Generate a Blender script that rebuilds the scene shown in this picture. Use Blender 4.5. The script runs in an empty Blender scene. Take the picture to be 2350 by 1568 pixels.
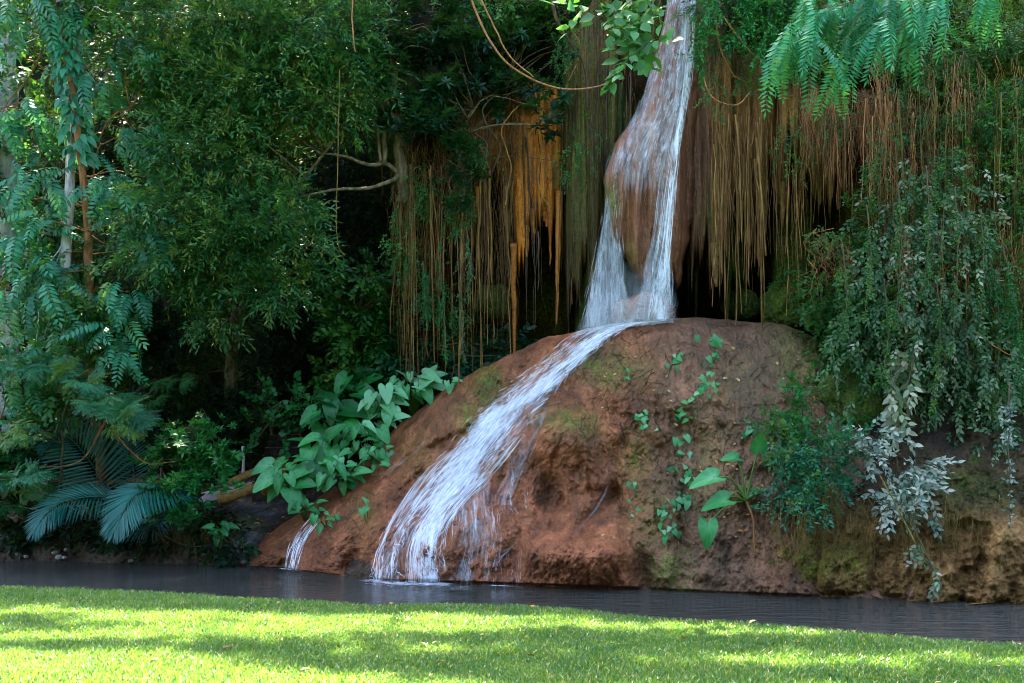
import bpy, math
import numpy as np
from mathutils import Vector

# ------------------------------------------------------------------ camera, sky, sun, exposure
F = 2306.0; CU = 1175.0; HV = 1064.0; CZ = 1.6; ZW = -0.4
sc = bpy.context.scene
cam = bpy.data.cameras.new('camera'); camo = bpy.data.objects.new('camera', cam)
sc.collection.objects.link(camo); sc.camera = camo
camo.location = (0, 0, CZ); camo.rotation_euler = (math.radians(90), 0, 0)
cam.sensor_width = 36; cam.lens = F/2350*36; cam.shift_y = (HV-784)/2350
cam.clip_start = 0.1; cam.clip_end = 600
SUN_EL, SUN_AZ = 60.0, -14.0
sd = Vector((math.sin(math.radians(SUN_AZ))*math.cos(math.radians(SUN_EL)),
             math.cos(math.radians(SUN_AZ))*math.cos(math.radians(SUN_EL)), math.sin(math.radians(SUN_EL))))
sun = bpy.data.lights.new('sun', 'SUN'); suno = bpy.data.objects.new('sun', sun)
sc.collection.objects.link(suno); sun.energy = 5.0; sun.angle = math.radians(0.53); sun.color = (1, .90, .70)
suno.rotation_euler = sd.to_track_quat('Z', 'Y').to_euler()
w = bpy.data.worlds.new('World'); sc.world = w; w.use_nodes = True
nt = w.node_tree; nt.nodes.clear()
sky = nt.nodes.new('ShaderNodeTexSky'); sky.sky_type = 'NISHITA'; sky.sun_disc = False
sky.dust_density = 3.0; sky.ozone_density = .6; sky.sun_elevation = math.radians(SUN_EL); sky.sun_rotation = math.radians(SUN_AZ % 360)
bg = nt.nodes.new('ShaderNodeBackground'); bg.inputs[1].default_value = 0.092
ow = nt.nodes.new('ShaderNodeOutputWorld')
nt.links.new(sky.outputs[0], bg.inputs[0]); nt.links.new(bg.outputs[0], ow.inputs[0])
sc.view_settings.view_transform = 'Standard'; sc.view_settings.look = 'None'
sc.view_settings.exposure = 3.92; sc.view_settings.gamma = 1
cy = sc.cycles
cy.max_bounces = 7; cy.diffuse_bounces = 3; cy.glossy_bounces = 3; cy.transmission_bounces = 3
cy.transparent_max_bounces = 24; cy.caustics_reflective = False; cy.caustics_refractive = False
cy.use_denoising = True; cy.denoising_prefilter = 'ACCURATE'; cy.filter_width = 1.0; cy.sample_clamp_indirect = 6

R = np.random.default_rng(7)
COL = sc.collection

# ------------------------------------------------------------------ helpers
def P(u, v, Y):
    u = np.asarray(u, float); v = np.asarray(v, float); Y = np.asarray(Y, float)
    u, v, Y = np.broadcast_arrays(u, v, Y)
    return np.stack([(u-CU)/F*Y, Y, CZ+(HV-v)/F*Y], -1)
def uv_of(p):
    return CU+p[..., 0]/p[..., 1]*F, HV-(p[..., 2]-CZ)/p[..., 1]*F
def tb(t, x):
    t = np.array(t, float); return np.interp(x, t[:, 0], t[:, 1])
def sm(a, b, x):
    t = np.clip((x-a)/(b-a), 0, 1); return t*t*(3-2*t)
def _h(i, j, k, s):
    n = (i*374761393 + j*668265263 + k*2147483647 + s*144269504) & 0xffffffff
    n = ((n ^ (n >> 13))*1274126177) & 0xffffffff
    n = ((n ^ (n >> 16))*2246822519) & 0xffffffff
    return ((n ^ (n >> 15)) & 0xffffff)/float(0xffffff)*2-1
def noise(x, y, z=0., s=0):
    x, y, z = np.broadcast_arrays(np.asarray(x, float), np.asarray(y, float), np.asarray(z, float))
    i, j, k = np.floor(x).astype(np.int64), np.floor(y).astype(np.int64), np.floor(z).astype(np.int64)
    fx, fy, fz = x-i, y-j, z-k
    fx = fx*fx*(3-2*fx); fy = fy*fy*(3-2*fy); fz = fz*fz*(3-2*fz)
    r = 0
    for a in (0, 1):
        for b in (0, 1):
            for c in (0, 1):
                r = r + _h(i+a, j+b, k+c, s)*(fx if a else 1-fx)*(fy if b else 1-fy)*(fz if c else 1-fz)
    return r
def fbm(x, y, z=0., o=4, s=0):
    r = 0; a = 1; t = 0
    for q in range(o):
        r = r+a*noise(x*2**q, y*2**q, z*2**q, s+q*17); t += a; a *= .5
    return r/t

def mk(name, V, F_, mat, parent=None, tint=None, uv=None, smooth=True, attrs=None, off=None):
    V = np.asarray(V, np.float32)
    if parent is not None and off is None:
        pp = parent
        while pp is not None and off is None: off = pp.get('_b'); pp = pp.parent
    if off is not None: V = V-np.array(off, np.float32)
    if not isinstance(F_, (list, tuple)): F_ = [F_]
    F_ = [f for f in F_ if len(f)]
    me = bpy.data.meshes.new(name)
    loops = np.concatenate([f.ravel() for f in F_]).astype(np.int32)
    tot = np.concatenate([np.full(len(f), f.shape[1]) for f in F_]).astype(np.int32)
    st = np.concatenate([[0], np.cumsum(tot)[:-1]]).astype(np.int32)
    me.vertices.add(len(V)); me.vertices.foreach_set('co', V.ravel())
    me.loops.add(len(loops)); me.loops.foreach_set('vertex_index', loops)
    me.polygons.add(len(tot)); me.polygons.foreach_set('loop_start', st); me.polygons.foreach_set('loop_total', tot)
    me.polygons.foreach_set('use_smooth', np.full(len(tot), smooth))
    at = dict(attrs or {})
    if tint is not None: at['tint'] = tint
    for k, a in at.items():
        me.attributes.new(k, 'FLOAT', 'POINT').data.foreach_set('value', np.asarray(a, np.float32).ravel())
    if uv is not None:
        l = me.uv_layers.new(name='UVMap')
        l.data.foreach_set('uv', np.asarray(uv, np.float32)[loops].ravel())
    me.update(); me.validate()
    me.materials.append(mat)
    o = bpy.data.objects.new(name, me); COL.objects.link(o)
    if parent is not None: o.parent = parent
    return o
def tag(o, label=None, cat=None, group=None, kind=None):
    for k, x in (('label', label), ('category', cat), ('group', group), ('kind', kind)):
        if x: o[k] = x
    return o
def thing(name, base, label, cat, group=None):
    o = bpy.data.objects.new(name, None); COL.objects.link(o); o.location = tuple(float(c) for c in base)
    o['_b'] = [float(c) for c in base]; o.empty_display_size = .1
    return tag(o, label, cat, group)
def gridf(nr, nc, off=0):
    a = (np.arange(nr-1)[:, None]*nc+np.arange(nc-1)[None, :]).ravel()+off
    return np.stack([a, a+1, a+nc+1, a+nc], 1)
class Geo:
    def __init__(s): s.V = []; s.T = []; s.Q = []; s.t = []; s.uv = []; s.n = 0
    def add(s, V, T=None, Q=None, tint=.5, uv=None):
        V = np.asarray(V, float).reshape(-1, 3); s.V.append(V)
        if T is not None and len(T): s.T.append(np.asarray(T)+s.n)
        if Q is not None and len(Q): s.Q.append(np.asarray(Q)+s.n)
        s.t.append(np.broadcast_to(np.asarray(tint, float), (len(V),)))
        s.uv.append(np.zeros((len(V), 2)) if uv is None else uv)
        s.n += len(V)
    def build(s, name, mat, parent=None, smooth=True, off=None):
        Fs = []
        if s.T: Fs.append(np.concatenate(s.T))
        if s.Q: Fs.append(np.concatenate(s.Q))
        return mk(name, np.concatenate(s.V), Fs, mat, parent, tint=np.concatenate(s.t), uv=np.concatenate(s.uv), smooth=smooth, off=off)
def spline(pts, n):
    pts = np.asarray(pts, float); m = len(pts)
    if m < 3:
        t = np.linspace(0, 1, n)[:, None]; return pts[0]*(1-t)+pts[-1]*t
    p = np.vstack([2*pts[0]-pts[1], pts, 2*pts[-1]-pts[-2]])
    x = np.linspace(0, m-1-1e-6, n); i = x.astype(int); t = (x-i)[:, None]
    a, b, c, d = p[i], p[i+1], p[i+2], p[i+3]
    return .5*((2*b)+(-a+c)*t+(2*a-5*b+4*c-d)*t*t+(-a+3*b-3*c+d)*t**3)
def tube(g, pts, r0, r1=None, k=5, n=None, wob=0., tint=.5):
    pts = np.asarray(pts, float)
    if n: pts = spline(pts, n)
    m = len(pts); r = np.asarray(r0, float) if np.ndim(r0) else np.linspace(r0, r0 if r1 is None else r1, m)
    if len(r) != m: r = np.interp(np.linspace(0, 1, m), np.linspace(0, 1, len(r)), r)
    if wob: pts = pts+wob*np.stack([noise(np.linspace(0, m*.35, m), R.random()*99+c*7.3) for c in range(3)], 1)
    d = np.gradient(pts, axis=0); d /= np.linalg.norm(d, axis=1)[:, None]+1e-9
    ref = np.where(np.abs(d[:, 2:3]) > .9, np.array([[0., 1, 0]]), np.array([[0., 0, 1]]))
    if np.abs(d[:, 2]).mean() > .6: ref = np.tile([[0., 1, 0]], (m, 1))
    else: ref = np.tile([[0., 0, 1]], (m, 1))
    a = np.cross(d, ref); a /= np.linalg.norm(a, axis=1)[:, None]+1e-9; b = np.cross(d, a)
    th = np.linspace(0, 2*np.pi, k, endpoint=False)
    rr = r[:, None]*(1+(.18*noise(np.arange(m)[:, None]*.6, th[None]*1.3, R.random()*50) if k > 6 else 0))
    V = pts[:, None]+rr[..., None]*(np.cos(th)[None, :, None]*a[:, None]+np.sin(th)[None, :, None]*b[:, None])
    i = np.arange(m-1)[:, None]*k; j = np.arange(k)[None]; j2 = (j+1) % k
    Q = np.stack([i+j, i+j2, i+k+j2, i+k+j], -1).reshape(-1, 4)
    V = V.reshape(-1, 3); T = []
    V = np.vstack([V, pts[-1]+d[-1]*r[-1]*.5, pts[0]])
    T = np.concatenate([np.stack([(m-1)*k+j[0], (m-1)*k+j2[0], np.full(k, m*k)], 1), np.stack([j2[0], j[0], np.full(k, m*k+1)], 1)])
    g.add(V, T, Q, tint)

# ------------------------------------------------------------------ materials
def nmat(name):
    m = bpy.data.materials.new(name); m.use_nodes = True; t = m.node_tree; t.nodes.clear()
    o = t.nodes.new('ShaderNodeOutputMaterial')
    return m, t, o
def N(t, ty, **k):
    n = t.nodes.new(ty)
    for a, b in k.items():
        if a.startswith('i_'): n.inputs[int(a[2:]) if a[2:].isdigit() else a[2:].replace('_', ' ')].default_value = b
        else: setattr(n, a, b)
    return n
def L(t, a, b): t.links.new(a, b)
def ramp(t, fac, stops):
    r = t.nodes.new('ShaderNodeValToRGB'); e = r.color_ramp.elements
    while len(e) > 1: e.remove(e[-1])
    e[0].position = stops[0][0]; e[0].color = (*stops[0][1], 1)
    for p, c in stops[1:]:
        x = e.new(p); x.color = (*c, 1)
    L(t, fac, r.inputs[0]); return r.outputs[0]
def noise_n(t, vec, scale, det=4, rough=.55, st=None, dist=0):
    if st:
        mp = N(t, 'ShaderNodeMapping'); mp.inputs['Scale'].default_value = st; L(t, vec, mp.inputs[0]); vec = mp.outputs[0]
    n = N(t, 'ShaderNodeTexNoise'); n.inputs['Scale'].default_value = scale; n.inputs['Detail'].default_value = det
    n.inputs['Roughness'].default_value = rough; n.inputs['Distortion'].default_value = dist
    L(t, vec, n.inputs['Vector']); return n.outputs[0]
def mixc(t, f, a, b, blend='MIX'):
    m = N(t, 'ShaderNodeMix', data_type='RGBA', blend_type=blend)
    for s, x in ((0, f), (6, a), (7, b)):
        if isinstance(x, (int, float)): m.inputs[s].default_value = x
        elif isinstance(x, tuple): m.inputs[s].default_value = (*x, 1)
        else: L(t, x, m.inputs[s])
    return m.outputs[2]
def math_n(t, op, a, b=0., cl=False):
    m = N(t, 'ShaderNodeMath', operation=op, use_clamp=cl)
    for s, x in ((0, a), (1, b)):
        if isinstance(x, (int, float)): m.inputs[s].default_value = x
        else: L(t, x, m.inputs[s])
    return m.outputs[0]
def attr(t, n): return N(t, 'ShaderNodeAttribute', attribute_name=n).outputs['Fac']
def leafmat(name, cols, rough=.42, trans=.32, spec=.32, tcol=(.10, .22, .012)):
    m, t, o = nmat(name)
    c = ramp(t, attr(t, 'tint'), [(i/(len(cols)-1), x) for i, x in enumerate(cols)])
    geo = N(t, 'ShaderNodeNewGeometry')
    nz = noise_n(t, geo.outputs['Position'], 1.3, 2)
    c = mixc(t, 1., c, ramp(t, nz, [(.3, (.75, .8, .8)), (.7, (1.25, 1.2, 1.1))]), 'MULTIPLY')
    p = N(t, 'ShaderNodeBsdfPrincipled'); p.inputs['Roughness'].default_value = rough
    p.inputs['Specular IOR Level'].default_value = spec
    L(t, c, p.inputs['Base Color'])
    tr = N(t, 'ShaderNodeBsdfTranslucent')
    L(t, mixc(t, .55, c, tcol), tr.inputs[0])
    mx = N(t, 'ShaderNodeMixShader'); mx.inputs[0].default_value = trans
    L(t, p.outputs[0], mx.inputs[1]); L(t, tr.outputs[0], mx.inputs[2]); L(t, mx.outputs[0], o.inputs[0])
    return m
def barkmat(name, cols, scale=14, st=(1, 1, .25), rough=.75, bump=.4):
    m, t, o = nmat(name)
    v = N(t, 'ShaderNodeNewGeometry').outputs['Position']
    n1 = noise_n(t, v, scale, 5, .6, st)
    c = ramp(t, n1, [(.28+.44*i/(len(cols)-1), x) for i, x in enumerate(cols)])
    tt = attr(t, 'tint')
    c = mixc(t, 1., c, ramp(t, tt, [(0, (.55, .55, .55)), (.5, (1, 1, 1)), (1, (1.5, 1.4, 1.25))]), 'MULTIPLY')
    p = N(t, 'ShaderNodeBsdfPrincipled'); p.inputs['Roughness'].default_value = rough; p.inputs['Specular IOR Level'].default_value = .12
    L(t, c, p.inputs['Base Color'])
    b = N(t, 'ShaderNodeBump'); b.inputs['Strength'].default_value = bump; b.inputs['Distance'].default_value = .02
    L(t, n1, b.inputs['Height']); L(t, b.outputs[0], p.inputs['Normal']); L(t, p.outputs[0], o.inputs[0])
    return m
def rockmat(name, dark, mid, light, grey=None, moss=(.075, .13, .008), st=(1, 1, .45), rough=.55, bump=.8, fine=22, spec=.22):
    m, t, o = nmat(name)
    v = N(t, 'ShaderNodeNewGeometry').outputs['Position']
    n1 = noise_n(t, v, 1.7, 7, .62, st, .3)
    n2 = noise_n(t, v, fine, 6, .7)
    n3 = noise_n(t, v, 6, 5, .65, (1, 1, .35), .5)
    h = math_n(t, 'ADD', math_n(t, 'MULTIPLY', n1, .45), math_n(t, 'ADD', math_n(t, 'MULTIPLY', n2, .3), math_n(t, 'MULTIPLY', n3, .25)))
    c = ramp(t, h, [(.38, dark), (.5, mid), (.62, light)])
    if grey:
        c2 = ramp(t, h, [(.38, tuple(x*.4 for x in grey)), (.5, grey), (.64, tuple(x*1.9 for x in grey))])
        c = mixc(t, attr(t, 'hue'), c, c2)
    mo = attr(t, 'moss')
    f = math_n(t, 'MULTIPLY', mo, ramp(t, noise_n(t, v, 16, 5, .7), [(.42, (0, 0, 0)), (.56, (1, 1, 1))]))
    mossc = ramp(t, n2, [(.35, tuple(x*.35 for x in moss)), (.65, tuple(x*1.6 for x in moss))])
    c = mixc(t, f, c, mossc)
    p = N(t, 'ShaderNodeBsdfPrincipled'); p.inputs['Specular IOR Level'].default_value = spec
    L(t, ramp(t, n3, [(.35, (rough-.2,)*3), (.65, (rough+.2,)*3)]), p.inputs['Roughness'])
    L(t, c, p.inputs['Base Color'])
    vo = N(t, 'ShaderNodeTexVoronoi'); vo.inputs['Scale'].default_value = 11; L(t, v, vo.inputs['Vector'])
    hh = math_n(t, 'ADD', math_n(t, 'ADD', math_n(t, 'MULTIPLY', n2, .5), n3), math_n(t, 'MULTIPLY', vo.outputs['Distance'], .35))
    b = N(t, 'ShaderNodeBump'); b.inputs['Strength'].default_value = bump; b.inputs['Distance'].default_value = .05
    L(t, hh, b.inputs['Height']); L(t, b.outputs[0], p.inputs['Normal']); L(t, p.outputs[0], o.inputs[0])
    return m

M = {}
M['mound'] = rockmat('travertine', (.034, .010, .004), (.195, .056, .019), (.45, .155, .064), grey=(.112, .062, .034), bump=1.2, fine=26, spec=.34)
M['bank'] = rockmat('eroded_earth', (.022, .011, .004), (.13, .066, .022), (.29, .165, .06), grey=(.022, .018, .012), rough=.75, bump=1., spec=.1)
M['lbank'] = rockmat('dark_earth', (.012, .010, .008), (.05, .032, .022), (.14, .10, .075), grey=(.12, .12, .13), rough=.8, bump=1., spec=.08)
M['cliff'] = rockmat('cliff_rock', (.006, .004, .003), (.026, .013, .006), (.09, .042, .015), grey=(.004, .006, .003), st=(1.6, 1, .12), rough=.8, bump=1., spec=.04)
M['orange'] = rockmat('orange_dripstone', (.04, .012, .002), (.36, .105, .006), (.58, .21, .018), grey=(.05, .035, .015), st=(3, 1, .08), rough=.6)
M['mustard'] = rockmat('mustard_dripstone', (.025, .012, .004), (.17, .078, .016), (.35, .18, .045), grey=(.04, .036, .010), st=(3, 1, .10), rough=.65)
M['column'] = rockmat('wet_dripstone', (.045, .016, .008), (.20, .068, .026), (.38, .155, .07), grey=(.11, .055, .035), st=(2, 1, .12), rough=.5, fine=30)
M['moss'] = rockmat('mossy_rock', (.008, .012, .003), (.035, .05, .008), (.10, .12, .02), moss=(.07, .11, .008), st=(1.4, 1, .35), rough=.85)
M['stone'] = rockmat('grey_stone', (.06, .05, .045), (.18, .16, .13), (.4, .36, .3), st=(1, 1, 1), rough=.8)
M['ltree'] = leafmat('teal_pinnate_leaf', [(0.0069, 0.0633, 0.0276), (0.0115, 0.1323, 0.0633), (0.0345, 0.2185, 0.1092), (0.1265, 0.2070, 0.0230)], .36)
M['fine'] = leafmat('slender_leaf', [(.007, .044, .010), (.016, .095, .024), (.042, .155, .042), (.15, .19, .04)], .40, spec=0.22)
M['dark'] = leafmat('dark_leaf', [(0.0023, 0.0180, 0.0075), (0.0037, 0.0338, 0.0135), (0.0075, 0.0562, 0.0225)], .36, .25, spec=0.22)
M['deep'] = leafmat('deep_shade_leaf', [(0.0019, 0.0087, 0.0031), (0.0031, 0.0186, 0.0068), (0.0062, 0.0341, 0.0112)], .45, .25, spec=0.14)  # darkened leaf colour standing in for deep shade behind the foliage
M['bright'] = leafmat('bright_leaf', [(0.0058, 0.0816, 0.0154), (0.0115, 0.1440, 0.0288), (0.0480, 0.2496, 0.0480)], .40)
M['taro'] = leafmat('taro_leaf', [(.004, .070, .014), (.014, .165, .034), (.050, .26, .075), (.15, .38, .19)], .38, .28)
M['teal'] = leafmat('teal_frond_leaf', [(.004, .115, .042), (.010, .20, .085), (.035, .28, .10), (.26, .32, .01)], .33, .3)
M['round'] = leafmat('rounded_leaf', [(0.0270, 0.1080, 0.0162), (0.0450, 0.1980, 0.0450), (0.0900, 0.3060, 0.1080)], .38, .35)
M['silver'] = leafmat('silvery_leaf', [(.012, .060, .014), (.035, .11, .032), (.11, .165, .085), (.29, .29, .21)], .5, .2, tcol=(.2, .22, .1))
M['bluepale'] = leafmat('pale_blue_leaf', [(.030, .085, .05), (.075, .145, .10), (.16, .235, .19), (.30, .32, .26)], .42, .2, tcol=(.2, .25, .15))
M['creeper'] = leafmat('creeper_leaf', [(0.0078, 0.0489, 0.0098), (0.0196, 0.1075, 0.0196), (0.0782, 0.1662, 0.0245)], .42, spec=0.22)
M['palm'] = leafmat('palm_leaf', [(0.0054, 0.0567, 0.0459), (0.0081, 0.1080, 0.0837), (0.0203, 0.1620, 0.1283)], .36, .2)
M['canopy'] = leafmat('canopy_leaf', [(.02, .06, .015), (.05, .11, .03)], .5, .25)
M['yellow'] = leafmat('yellowed_leaf', [(.30, .17, .02), (.40, .30, .05)], .6, .2)
M['litter'] = leafmat('fallen_leaf', [(.16, .06, .02), (.30, .15, .04), (.40, .30, .12)], .7, .1)
M['bark'] = barkmat('orange_bark', [(.05, .022, .012), (.20, .085, .03), (.30, .16, .07)])
M['pale'] = barkmat('pale_bark', [(.16, .14, .13), (.42, .39, .36), (.62, .58, .54)], 9)
M['brown'] = barkmat('brown_bark', [(.03, .022, .014), (.10, .072, .04), (.20, .16, .09)])
M['twig'] = barkmat('twig_bark', [(.05, .035, .02), (.11, .085, .05)])
M['root'] = barkmat('tan_root', [(.05, .024, .007), (.155, .082, .026), (.29, .17, .06)], 20, (1, 1, .15))
M['rootpink'] = barkmat('pinkish_root', [(.09, .035, .014), (.26, .115, .045), (.38, .20, .09)], 20, (1, 1, .15))
M['rootgreen'] = barkmat('olive_root', [(.035, .028, .006), (.10, .075, .016), (.18, .14, .04)], 20, (1, 1, .15))
M['rootdark'] = barkmat('dark_root', [(.018, .012, .008), (.055, .035, .02), (.11, .07, .04)], 20, (1, 1, .15))
M['log'] = barkmat('ochre_log', [(.16, .075, .018), (.32, .17, .045), (.42, .26, .09)], 12, (1, 1, 1))
M['step'] = barkmat('step_stone', [(.025, .02, .018), (.07, .055, .045), (.12, .10, .085)], 8, (1, 1, 1))
M['path'] = barkmat('pale_path', [(.20, .20, .22), (.30, .30, .33), (.38, .38, .42)], 5, (1, 1, 1))
def grassmat():
    m, t, o = nmat('grass_blade')
    c = ramp(t, attr(t, 'tint'), [(0, (.012, .075, .014)), (.5, (.030, .15, .026)), (.85, (.15, .24, .05)), (1, (.42, .36, .15))])
    v = N(t, 'ShaderNodeNewGeometry').outputs['Position']
    c = mixc(t, 1., c, ramp(t, noise_n(t, v, 1.1, 4), [(.35, (.8, .95, .9)), (.65, (1.25, 1.1, 1.0))]), 'MULTIPLY')
    p = N(t, 'ShaderNodeBsdfPrincipled'); p.inputs['Roughness'].default_value = .38; L(t, c, p.inputs['Base Color'])
    tr = N(t, 'ShaderNodeBsdfTranslucent'); L(t, mixc(t, .6, c, (.25, .39, .04)), tr.inputs[0])
    mx = N(t, 'ShaderNodeMixShader'); mx.inputs[0].default_value = .4
    L(t, p.outputs[0], mx.inputs[1]); L(t, tr.outputs[0], mx.inputs[2]); L(t, mx.outputs[0], o.inputs[0]); return m
M['grass'] = grassmat()
def soilmat():
    m, t, o = nmat('lawn_soil')
    v = N(t, 'ShaderNodeNewGeometry').outputs['Position']
    c = ramp(t, noise_n(t, v, 30, 6, .7), [(.3, (.015, .03, .008)), (.6, (.05, .09, .02)), (.75, (.10, .09, .04))])
    p = N(t, 'ShaderNodeBsdfPrincipled'); p.inputs['Roughness'].default_value = .9; L(t, c, p.inputs['Base Color'])
    b = N(t, 'ShaderNodeBump'); b.inputs['Distance'].default_value = .03; L(t, noise_n(t, v, 60, 5, .7), b.inputs['Height'])
    L(t, b.outputs[0], p.inputs['Normal']); L(t, p.outputs[0], o.inputs[0]); return m
M['soil'] = soilmat()
def watermat():
    m, t, o = nmat('stream_water')
    v = N(t, 'ShaderNodeNewGeometry').outputs['Position']
    p = N(t, 'ShaderNodeBsdfPrincipled'); p.inputs['IOR'].default_value = 1.33
    p.inputs['Roughness'].default_value = .05
    L(t, ramp(t, noise_n(t, v, .35, 4), [(.3, (.016, .020, .017)), (.7, (.034, .036, .032))]), p.inputs['Base Color'])
    a = noise_n(t, v, 2.2, 5, .6, (1., 3.2, 1)); c = noise_n(t, v, 9, 4, .6, (1., 3., 1))
    b = N(t, 'ShaderNodeBump'); b.inputs['Strength'].default_value = .9; b.inputs['Distance'].default_value = .13
    L(t, math_n(t, 'ADD', a, math_n(t, 'MULTIPLY', c, .3)), b.inputs['Height'])
    L(t, b.outputs[0], p.inputs['Normal']); L(t, p.outputs[0], o.inputs[0]); return m
M['water'] = watermat()
def fallmat(name, lo, hi, su, sv, edge=.12, amax=1., op=1.):
    """white water: opacity streaked along the flow (uv.y runs down the flow, uv.x across)"""
    m, t, o = nmat(name)
    uvn = N(t, 'ShaderNodeUVMap', uv_map='UVMap').outputs[0]
    n1 = noise_n(t, uvn, 1., 6, .62, (su, sv, 1), .35)
    n2 = noise_n(t, uvn, 1., 4, .6, (su*.22, sv*.6, 1), .2)
    f = math_n(t, 'ADD', math_n(t, 'MULTIPLY', n1, .55), math_n(t, 'MULTIPLY', n2, .45))
    a = N(t, 'ShaderNodeMapRange'); a.interpolation_type = 'SMOOTHSTEP'
    f = math_n(t, 'ADD', f, math_n(t, 'MULTIPLY', math_n(t, 'SUBTRACT', attr(t, 'tint'), 1.), .34))
    L(t, f, a.inputs[0]); a.inputs[1].default_value = lo; a.inputs[2].default_value = hi; a.inputs[4].default_value = amax
    al = math_n(t, 'MULTIPLY', a.outputs[0], math_n(t, 'MULTIPLY', attr(t, 'tint'), 3.5, True), True)
    p = N(t, 'ShaderNodeBsdfPrincipled'); p.inputs['Base Color'].default_value = (.76, .80, .88, 1)
    p.inputs['Roughness'].default_value = .35; p.inputs['IOR'].default_value = 1.33
    b = N(t, 'ShaderNodeBump'); b.inputs['Strength'].default_value = .7; b.inputs['Distance'].default_value = .06
    L(t, n1, b.inputs['Height']); L(t, b.outputs[0], p.inputs['Normal'])
    trl = N(t, 'ShaderNodeBsdfTranslucent'); trl.inputs[0].default_value = (.8, .86, .95, 1)
    m1 = N(t, 'ShaderNodeMixShader'); m1.inputs[0].default_value = .3
    L(t, p.outputs[0], m1.inputs[1]); L(t, trl.outputs[0], m1.inputs[2])
    tp = N(t, 'ShaderNodeBsdfTransparent'); mx = N(t, 'ShaderNodeMixShader')
    L(t, al, mx.inputs[0]); L(t, tp.outputs[0], mx.inputs[1]); L(t, m1.outputs[0], mx.inputs[2]); L(t, mx.outputs[0], o.inputs[0])
    return m
M['fall'] = fallmat('white_water', .36, .64, 20, 3.4)
M['veil'] = fallmat('thin_white_water', .42, .66, 34, 5, amax=.75)
M['mist'] = fallmat('soft_white_water', .34, .76, 22, 2.4, amax=.60)
M['spray'] = fallmat('fine_spray', .10, .85, 9, 2.0, amax=.42)
M['foam'] = fallmat('foam', .24, .60, 9, 16, amax=.9)
def strandmat():
    m, t, o = nmat('water_strand')
    p = N(t, 'ShaderNodeBsdfPrincipled'); p.inputs['Base Color'].default_value = (.88, .91, .95, 1); p.inputs['Roughness'].default_value = .3
    tp = N(t, 'ShaderNodeBsdfTransparent'); mx = N(t, 'ShaderNodeMixShader')
    L(t, attr(t, 'tint'), mx.inputs[0]); L(t, tp.outputs[0], mx.inputs[1]); L(t, p.outputs[0], mx.inputs[2]); L(t, mx.outputs[0], o.inputs[0]); return m
M['strand'] = strandmat()

# ------------------------------------------------------------------ ground, stream, lawn
bigV = np.array([[-250, -250, -1.0], [250, -250, -1.0], [250, 300, -1.0], [-250, 300, -1.0]])
tag(mk('ground', bigV, np.array([[0, 1, 2, 3]]), M['lbank'], attrs={'moss': np.zeros(4), 'hue': np.zeros(4)}), kind='structure')
wu = np.linspace(-70, 70, 3); wy = np.array([4, 15, 29.])
WX, WY = np.meshgrid(wu, wy)
tag(mk('water', np.stack([WX, WY, np.full_like(WX, ZW)], -1).reshape(-1, 3), gridf(3, 3), M['water']), kind='structure')

edge_uv = [(0, 1349), (300, 1360), (600, 1376), (870, 1391), (1175, 1391), (1400, 1412), (1700, 1434), (2000, 1462), (2350, 1484)]
eY = np.array([CZ*F/(v-HV) for u, v in edge_uv]); eX = np.array([(u-CU)/F*y for (u, v), y in zip(edge_uv, eY)])
eX = np.concatenate([[-120, -20, -10], eX, [8, 20, 120]]); eY = np.concatenate([[16, 15, 13.6], eY, [8.3, 7, 5]])
def lawn_edge(x): return np.interp(x, eX, eY)+.06*noise(x*1.3, 3.)+.03*noise(x*5, 9.)
lx = np.concatenate([np.linspace(-120, -12, 12), np.linspace(-11, 11, 220), np.linspace(12, 120, 12)])
LT = [(-90, 0), (-30, 0), (-5, 0), (3, 0), (5, 0)]
rows = []
e = lawn_edge(lx)
for yb in (-90, -30, 0, 4): rows.append(np.stack([lx, np.full_like(lx, yb), np.zeros_like(lx)], 1))
for q in np.linspace(0, 1, 60):
    y = 4.5+(e-.05-4.5)*q
    rows.append(np.stack([lx, y, .03*fbm(lx*.5, y*.5, o=3)*(1-q)], 1))
for d, z in ((.02, -.03), (.08, -.12), (.12, -.3), (.16, -.7)): rows.append(np.stack([lx, e+d, np.full_like(lx, z)], 1))
LV = np.concatenate(rows)
tag(mk('lawn', LV, gridf(len(rows), len(lx)), M['soil']), kind='structure')
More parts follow.
